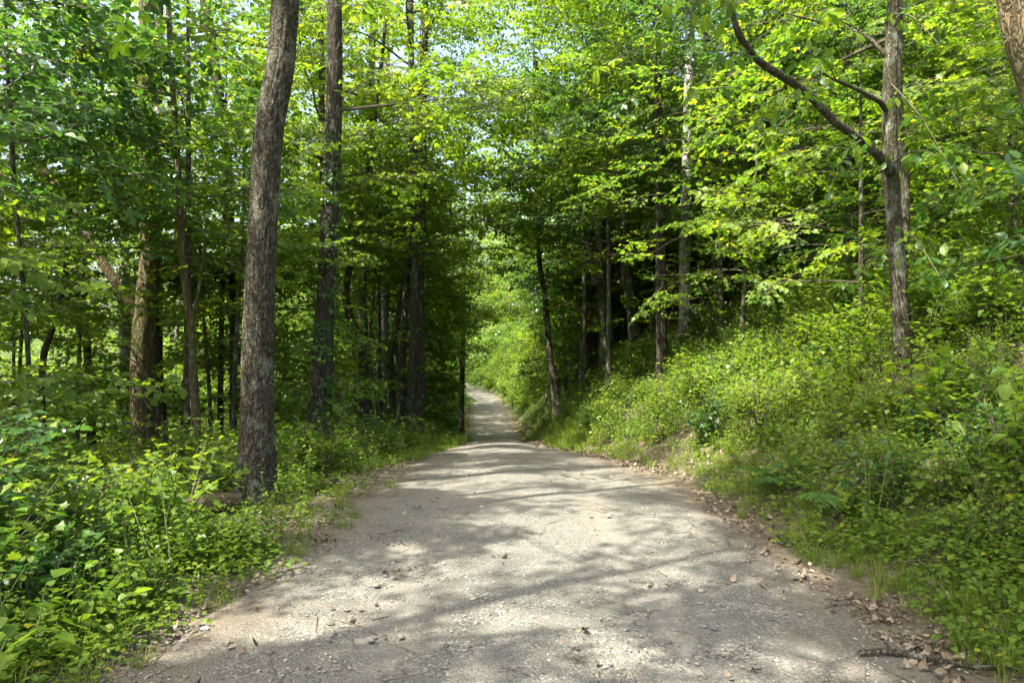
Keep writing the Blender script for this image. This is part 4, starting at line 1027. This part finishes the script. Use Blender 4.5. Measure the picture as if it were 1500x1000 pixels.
wood_piece('dead_branch', 'pale bare dead branch lying low among the herbs at the left', 'branch', [gpt(-3.9, 5.3, .14), gpt(-3.4, 5.5, .16), gpt(-3.0, 5.8, .20), gpt(-2.75, 6.1, .12)], [.022, .02, .016, .008], 'deadwood',
           [([gpt(-3.2, 5.6, .27), gpt(-3.15, 5.4, .45), gpt(-3.0, 5.2, .55)], [.012, .009, .004]), ([gpt(-3.55, 5.45, .25), gpt(-3.7, 5.7, .4), gpt(-3.75, 6.0, .52)], [.012, .008, .004])])
p = hit(486, 716)
wood_piece('wood_chunk', 'short knobby brown chunk of wood at the edge of the left verge', 'wood chunk', [p + [-.12, 0, .04], p + [0, .02, .07], p + [.1, .03, .05], p + [.16, .02, .09]], [.03, .05, .045, .02], 'darkwood', (), .014, 16)
wood_piece('broken_stem', 'leaning brown broken stem at the right edge of the picture', 'stem', [at(1470, 612, 6.6) - [0, 0, .1], at(1478, 580, 6.6), at(1492, 550, 6.6), at(1530, 480, 6.6), at(1560, 400, 6.7)], [.035, .04, .038, .035, .03], 'bark_brown', (), .006, 16)
dt = [at(215, 505, 13.9), at(200, 520, 13.7), at(180, 500, 13.6), at(160, 492, 13.5)]
wood_piece('dead_branch', 'bare pale dead twigs caught against the warm brown trunk', 'branch', [at(222, 560, 14.0), at(205, 535, 13.8), at(188, 505, 13.7), at(160, 478, 13.6)], [.02, .018, .014, .006], 'deadwood',
           [([at(205, 535, 13.8), at(180, 520, 13.6), at(150, 515, 13.5)], [.012, .009, .004]), ([at(222, 600, 13.9), at(190, 560, 13.8), at(170, 560, 13.7)], [.014, .01, .004])], .001, 8)
# dead brown foliage hanging under the pale trunk
root = empty('dead_bough', at(1005, 395, 17), 'broken bough of withered brown leaves hanging before the pale grey trunk', 'dead bough')
bp_ = [at(1005, 395, 17), at(1000, 420, 16.8), at(1012, 450, 16.7), at(1040, 470, 16.7)]
V, F = tube(*resample(np.array(bp_) - bp_[0], [.03, .025, .02, .01], .1), 6); mesh_obj('stem', V, F, [M['deadwood']], root)
mb = MB()
for k in range(170):
    q = bp_[rg.randint(0, 3)] - bp_[0] + np.array([rg.gauss(0, .34), rg.gauss(0, .25), rg.gauss(-.12, .3)])
    put_leaf(mb, rg, q, rg.random() * 6.28, rg.uniform(-1.4, -.3), rg.gauss(0, .6), 'ovate', rg.uniform(.08, .15), .05, droop=.4)
o = mb.build('dead_leaves', [M['dead']], root); o['kind'] = 'stuff'

def fern(px, py, label, s=.5, n=9):
    b = hit(px, py); root = empty('fern', b, label, 'fern')
    for k in range(n):
        yw = 2 * pi * k / n + rg.uniform(-.25, .25); mb = MB(); L = s * rg.uniform(.8, 1.15); prev = np.zeros(3); m = 16
        for i in range(1, m + 1):
            t = i / m; q = np.array([L * t, 0, L * (.75 * t - .75 * t * t) + .02]); stick(mb, prev, q, .003 * (1.1 - t), .0025 * (1.1 - t)); prev = q
            wl = L * .23 * sin(pi * min(1, t * .93 + .07)) + .01
            for sd_ in (-1, 1):
                put_leaf(mb, rg, q, sd_ * 1.25, rg.uniform(-.25, .0), sd_ * .1, 'ovate', wl, wl * .42)
        V, F, Mi = mb.arr(); V = V @ rot_m(yw, rg.uniform(-.1, .15), rg.uniform(-.2, .2)).T
        mesh_obj('frond', V, F, [M['fern'], M['stem']], root, Mi)
fern(1150, 712, 'dark green fern on the lower bank, left one of the pair')
fern(1245, 745, 'dark green fern lower on the bank, right one of the pair', .48)
fern(1185, 690, 'small dark fern just above the pair of ferns on the bank', .4, 7)
fern(1400, 560, 'pale green fern high on the bank right of the forked tree', .5, 8)

# big-leaved plants whose single leaves can be picked out
leaf_me = []
for k in range(5):
    V, F = leaf_shape('heart' if k % 2 else 'ovate', 1.0, .78, .18, .18 + .06 * k); me = bpy.data.meshes.new('leaf')
    # finer: two segments per side are kept, add a slight curl
    V[:, 2] += .04 * np.sin(V[:, 0] * 5 + k); me.from_pydata(V.tolist(), [], F); me.materials.append(M['herb']); leaf_me.append(me)
    me.polygons.foreach_set('use_smooth', np.ones(len(me.polygons), bool))
def leafy(px, py, h, L, n, label, spread=.22):
    b = hit(px, py); root = empty('broadleaf_plant', b, label, 'plant', 'broad-leaved plants at the left edge of the road')
    st = MB(); ns = max(2, n // 6)
    for s_ in range(ns):
        a_ = rg.random() * 6.28; tip = np.array([cos(a_) * spread * rg.uniform(.3, 1), sin(a_) * spread * rg.uniform(.3, 1), h * rg.uniform(.7, 1.1)])
        stick(st, (0, 0, -.05), tip, .004, .002, 0, 5)
        for k in range(n // ns):
            t = .4 + .6 * k / max(1, n // ns - 1); p = tip * t; yw = rg.random() * 6.28; l = L * rg.uniform(.7, 1.2)
            q = p + np.array([cos(yw), sin(yw), .25]) * l * .45; stick(st, p, q, .002, .0012, 0)
            o = bpy.data.objects.new('leaf', leaf_me[rg.randint(0, 4)]); link(o, root)
            o.location = q.tolist(); o.scale = (l,) * 3; o.rotation_euler = (rg.gauss(0, .22), rg.gauss(.12, .22), yw)
    st.build('stem', [M['stem']], root)
for px, py, h, L, n, lab in [(40, 985, .34, .115, 20, 'pale broad-leaved plant in the bottom left corner'), (150, 930, .30, .10, 18, 'broad-leaved plant nearest the gravel at the bottom left'),
        (60, 900, .36, .12, 20, 'tall broad-leaved plant at the left edge above the corner one'), (215, 870, .26, .085, 16, 'low broad-leaved plant beside the gravel on the left'),
        (130, 850, .32, .095, 18, 'broad-leaved plant behind the one nearest the gravel'), (20, 820, .42, .12, 20, 'dark broad-leaved plant at the left edge of the picture'),
        (330, 815, .24, .08, 14, 'small broad-leaved plant below the thick grey trunk'), (235, 800, .3, .085, 16, 'broad-leaved plant in front of the pale dead branch'),
        (455, 745, .25, .075, 14, 'small broad-leaved plant right of the thick grey trunk'), (1290, 800, .22, .07, 14, 'yellow-green leafy plant on the lower right bank'),
        (1390, 690, .28, .08, 14, 'leafy plant on bare soil of the right bank'), (1455, 850, .25, .075, 14, 'leafy plant low at the right edge of the picture'), (1340, 745, .25, .08, 12, 'leafy plant above the right shoulder litter')]:
    leafy(px, py, h, L, n, lab)

# shrubs in the near undergrowth
def shrub(x, y, h, label, seed, L=.06, nb=26, mat='herb', kind='ovate'):
    r2 = random.Random(seed); z = Hs(x, y); root = empty('shrub', (x, y, z), label, 'shrub'); st, lf = MB(), MB()
    for b in range(nb):
        a_ = r2.random() * 6.28; out = r2.uniform(.15, .6) * h; top = h * r2.uniform(.5, 1.08)
        P = [np.array([0, 0, -.06]), np.array([cos(a_) * out * .35, sin(a_) * out * .35, top * .5]), np.array([cos(a_) * out, sin(a_) * out, top])]
        stick(st, P[0], P[1], .009, .006, 0, 5); stick(st, P[1], P[2], .006, .002, 0, 4)
        for j in range(5):
            t = r2.uniform(.2, 1); q = P[1] + (P[2] - P[1]) * t; yw = a_ + r2.uniform(-1.5, 1.5); ln = h * r2.uniform(.15, .3)
            e = q + np.array([cos(yw), sin(yw), r2.uniform(-.1, .35)]) * ln; stick(st, q, e, .003, .0015, 0)
            for k in range(8):
                w = q + (e - q) * (k + 1) / 8; s2 = 1 if k % 2 else -1
                put_leaf(lf, r2, w, yw + s2 * .9, r2.gauss(-.1, .25), r2.gauss(0, .25), kind, L * r2.uniform(.7, 1.2), mi=0)
    st.build('stem', [M['twig']], root); o = lf.build('foliage', [M[mat]], root); o['kind'] = 'stuff'
for i, (x, y, h, lab, L, mt, kd) in enumerate([(-3.7, 4.6, 1.25, 'dark leafy shrub reaching in at the left edge, nearest the camera', .075, 'leaf_d', 'ovate'), (-4.6, 5.9, 1.3, 'lighter leafy shrub behind the nearest dark one on the left', .07, 'herb', 'ovate'),
        (-3.5, 6.3, .8, 'low shrub in front of the dark rotting log', .06, 'herb', 'ovate'), (-5.3, 7.6, 1.3, 'sunlit shrub left of the thick grey trunk', .065, 'leaf_b', 'maple'), (-4.3, 8.6, 1.1, 'leafy shrub just behind and left of the thick grey trunk', .06, 'herb', 'ovate'),
        (-2.5, 9.6, .6, 'shrub at the road edge right behind the thick grey trunk', .055, 'herb', 'maple'), (-6.9, 8.6, 1.5, 'tall yellow-green shrub in the sunny wood on the left', .07, 'leaf_b', 'maple'),
        (3.2, 9.2, .8, 'dense shrub at the foot of the bank left of the forked tree', .05, 'herb', 'ovate'), (5.5, 8.2, .8, 'light green shrub beside the base of the forked tree', .05, 'leaf_b', 'maple'),
        (5.6, 9.4, 1.1, 'sunlit shrub behind the forked tree on the bank', .06, 'leaf_b', 'ovate'), (3.1, 11.5, .9, 'bushy shrub on the bank below the trunks', .055, 'herb', 'ovate'), (-2.9, 13.6, .9, 'dark shrub on the verge by the ivy-clad trunk', .055, 'leaf_d', 'ovate'),
        (4.6, 5.6, .7, 'leafy shrub on the near bank at the right', .05, 'herb', 'ovate')]):
    shrub(x, y, h, lab, 40 + i, L, 24, mt, kd)

# tufts of grass at the edge of the gravel
tuft = []
for k in range(3):
    V, F, Mi = t_grass(30 + k, .17, 70, .12); me = bpy.data.meshes.new('tuft'); me.from_pydata(V.tolist(), [], F); me.materials.append(M['grass']); tuft.append(me)
for i, (px, py, sc, lab) in enumerate([(505, 775, .8, 'green grass tuft on the left edge of the gravel, by the wood chunk'), (318, 885, .9, 'wispy grass tuft on the gravel at the lower left'), (505, 745, .8, 'small grass tuft just above the large left one'),
        (1180, 770, .9, 'grass tuft at the top of the right shoulder'), (1255, 820, 1.0, 'grass tuft between the leaf litter and the bank'), (1335, 865, 1.1, 'bright grass tuft among the litter on the right'), (1420, 900, 1.2, 'long-bladed grass tuft near the lower right corner'),
        (1090, 745, .8, 'grass tuft at the bend of the right shoulder'), (575, 715, .8, 'grass tuft on the far part of the left gravel edge')]):
    o = bpy.data.objects.new('grass_tuft', tuft[i % 3]); link(o); b = hit(px, py); o.location = b.tolist(); o.rotation_euler = (0, 0, i * 1.3); o.scale = (sc,) * 3
    tag(o, lab, 'grass tuft')

# loose stones big enough to see one by one
import bmesh
st_me = []
for k in range(4):
    bm = bmesh.new(); bmesh.ops.create_icosphere(bm, subdivisions=2, radius=1)
    for v in bm.verts:
        n_ = vnoise([v.co.x * 1.4 + k * 9], [v.co.y * 1.4], [v.co.z * 1.4])[0]; v.co *= .75 + .5 * n_; v.co.z *= .55
    me = bpy.data.meshes.new('stone'); bm.to_mesh(me); bm.free(); me.materials.append(M['stone']); st_me.append(me)
for i in range(34):
    px, py = [(551, 888), (543, 942), (503, 768), (455, 901), (552, 861), (650, 828), (484, 917), (395, 960), (258, 955), (300, 925)][i] if i < 10 else (rg.uniform(180, 1300), rg.uniform(720, 990))
    b = hit(px, py)
    if not (-hw(b[1]) - .3 < b[0] - xc(b[1]) < hw(b[1]) + .2): continue
    o = bpy.data.objects.new('stone', st_me[i % 4]); link(o); sc = rg.uniform(.014, .026); o.scale = (sc, sc * rg.uniform(.7, 1), sc); o.location = (b[0], b[1], b[2] + .012 + sc * .2); o.rotation_euler = (0, 0, rg.random() * 6)
    tag(o, 'small loose stone lying on the gravel road', 'stone', 'loose stones on the road')

# boughs of big leaves hanging in front of the forked tree; every leaf a piece of its own
fb = np.array(T_fork.location)
big_me = []
for k in range(5):
    V, F = leaf_shape('obovate', 1.0, .5 + .04 * k, .2, .25 + .08 * k); me = bpy.data.meshes.new('leaf')
    me.from_pydata(V.tolist(), [], F); me.materials.append(M['leaf_d' if k < 3 else 'leaf']); me.polygons.foreach_set('use_smooth', np.ones(len(me.polygons), bool)); big_me.append(me)
for (x0, y0, d0), (x1, y1, d1) in [((1180, 135, 7.5), (1120, 200, 6.2)), ((1105, 85, 7.1), (1010, 120, 5.9)), ((1068, 0, 6.9), (950, 60, 6.0)), ((1262, 205, 8.2), (1200, 300, 6.6)), ((1309, 330, 8.8), (1400, 430, 6.4)),
        ((1305, 240, 8.8), (1410, 230, 6.6)), ((1225, 118, 8.4), (1170, 60, 6.3)), ((1309, 380, 8.8), (1225, 430, 6.8)), ((1303, 20, 8.8), (1400, 80, 6.6)), ((1303, 120, 8.8), (1445, 330, 6.3)), ((1068, -10, 6.9), (1060, 40, 5.4))]:
    A, B = at(x0, y0, d0), at(x1, y1, d1); B = A + (B - A) * .8; mid = (A + B) / 2 + [0, 0, .12]
    Q, QR = resample(np.array([A, mid, B]) - fb, [.007, .005, .003], .15); V, F = tube(Q, QR, 6)
    bo = mesh_obj('bough', V, F, [M['twig']], T_fork)
    for w in range(4):
        c = Q[int((len(Q) - 1) * (.25 + .25 * w))]
        for k in range(6):
            yw = 2 * pi * k / 6 + rg.uniform(-.4, .4); l = rg.uniform(.09, .15)
            o = bpy.data.objects.new('leaf', big_me[rg.randint(0, 4)]); link(o, bo)
            o.location = (c + np.array([cos(yw), sin(yw), -.1]) * .03 + [rg.gauss(0, .09), rg.gauss(0, .09), rg.gauss(0, .05)]).tolist(); o.scale = (l,) * 3
            o.rotation_euler = (rg.gauss(0, .3), rg.uniform(.0, .75), yw)
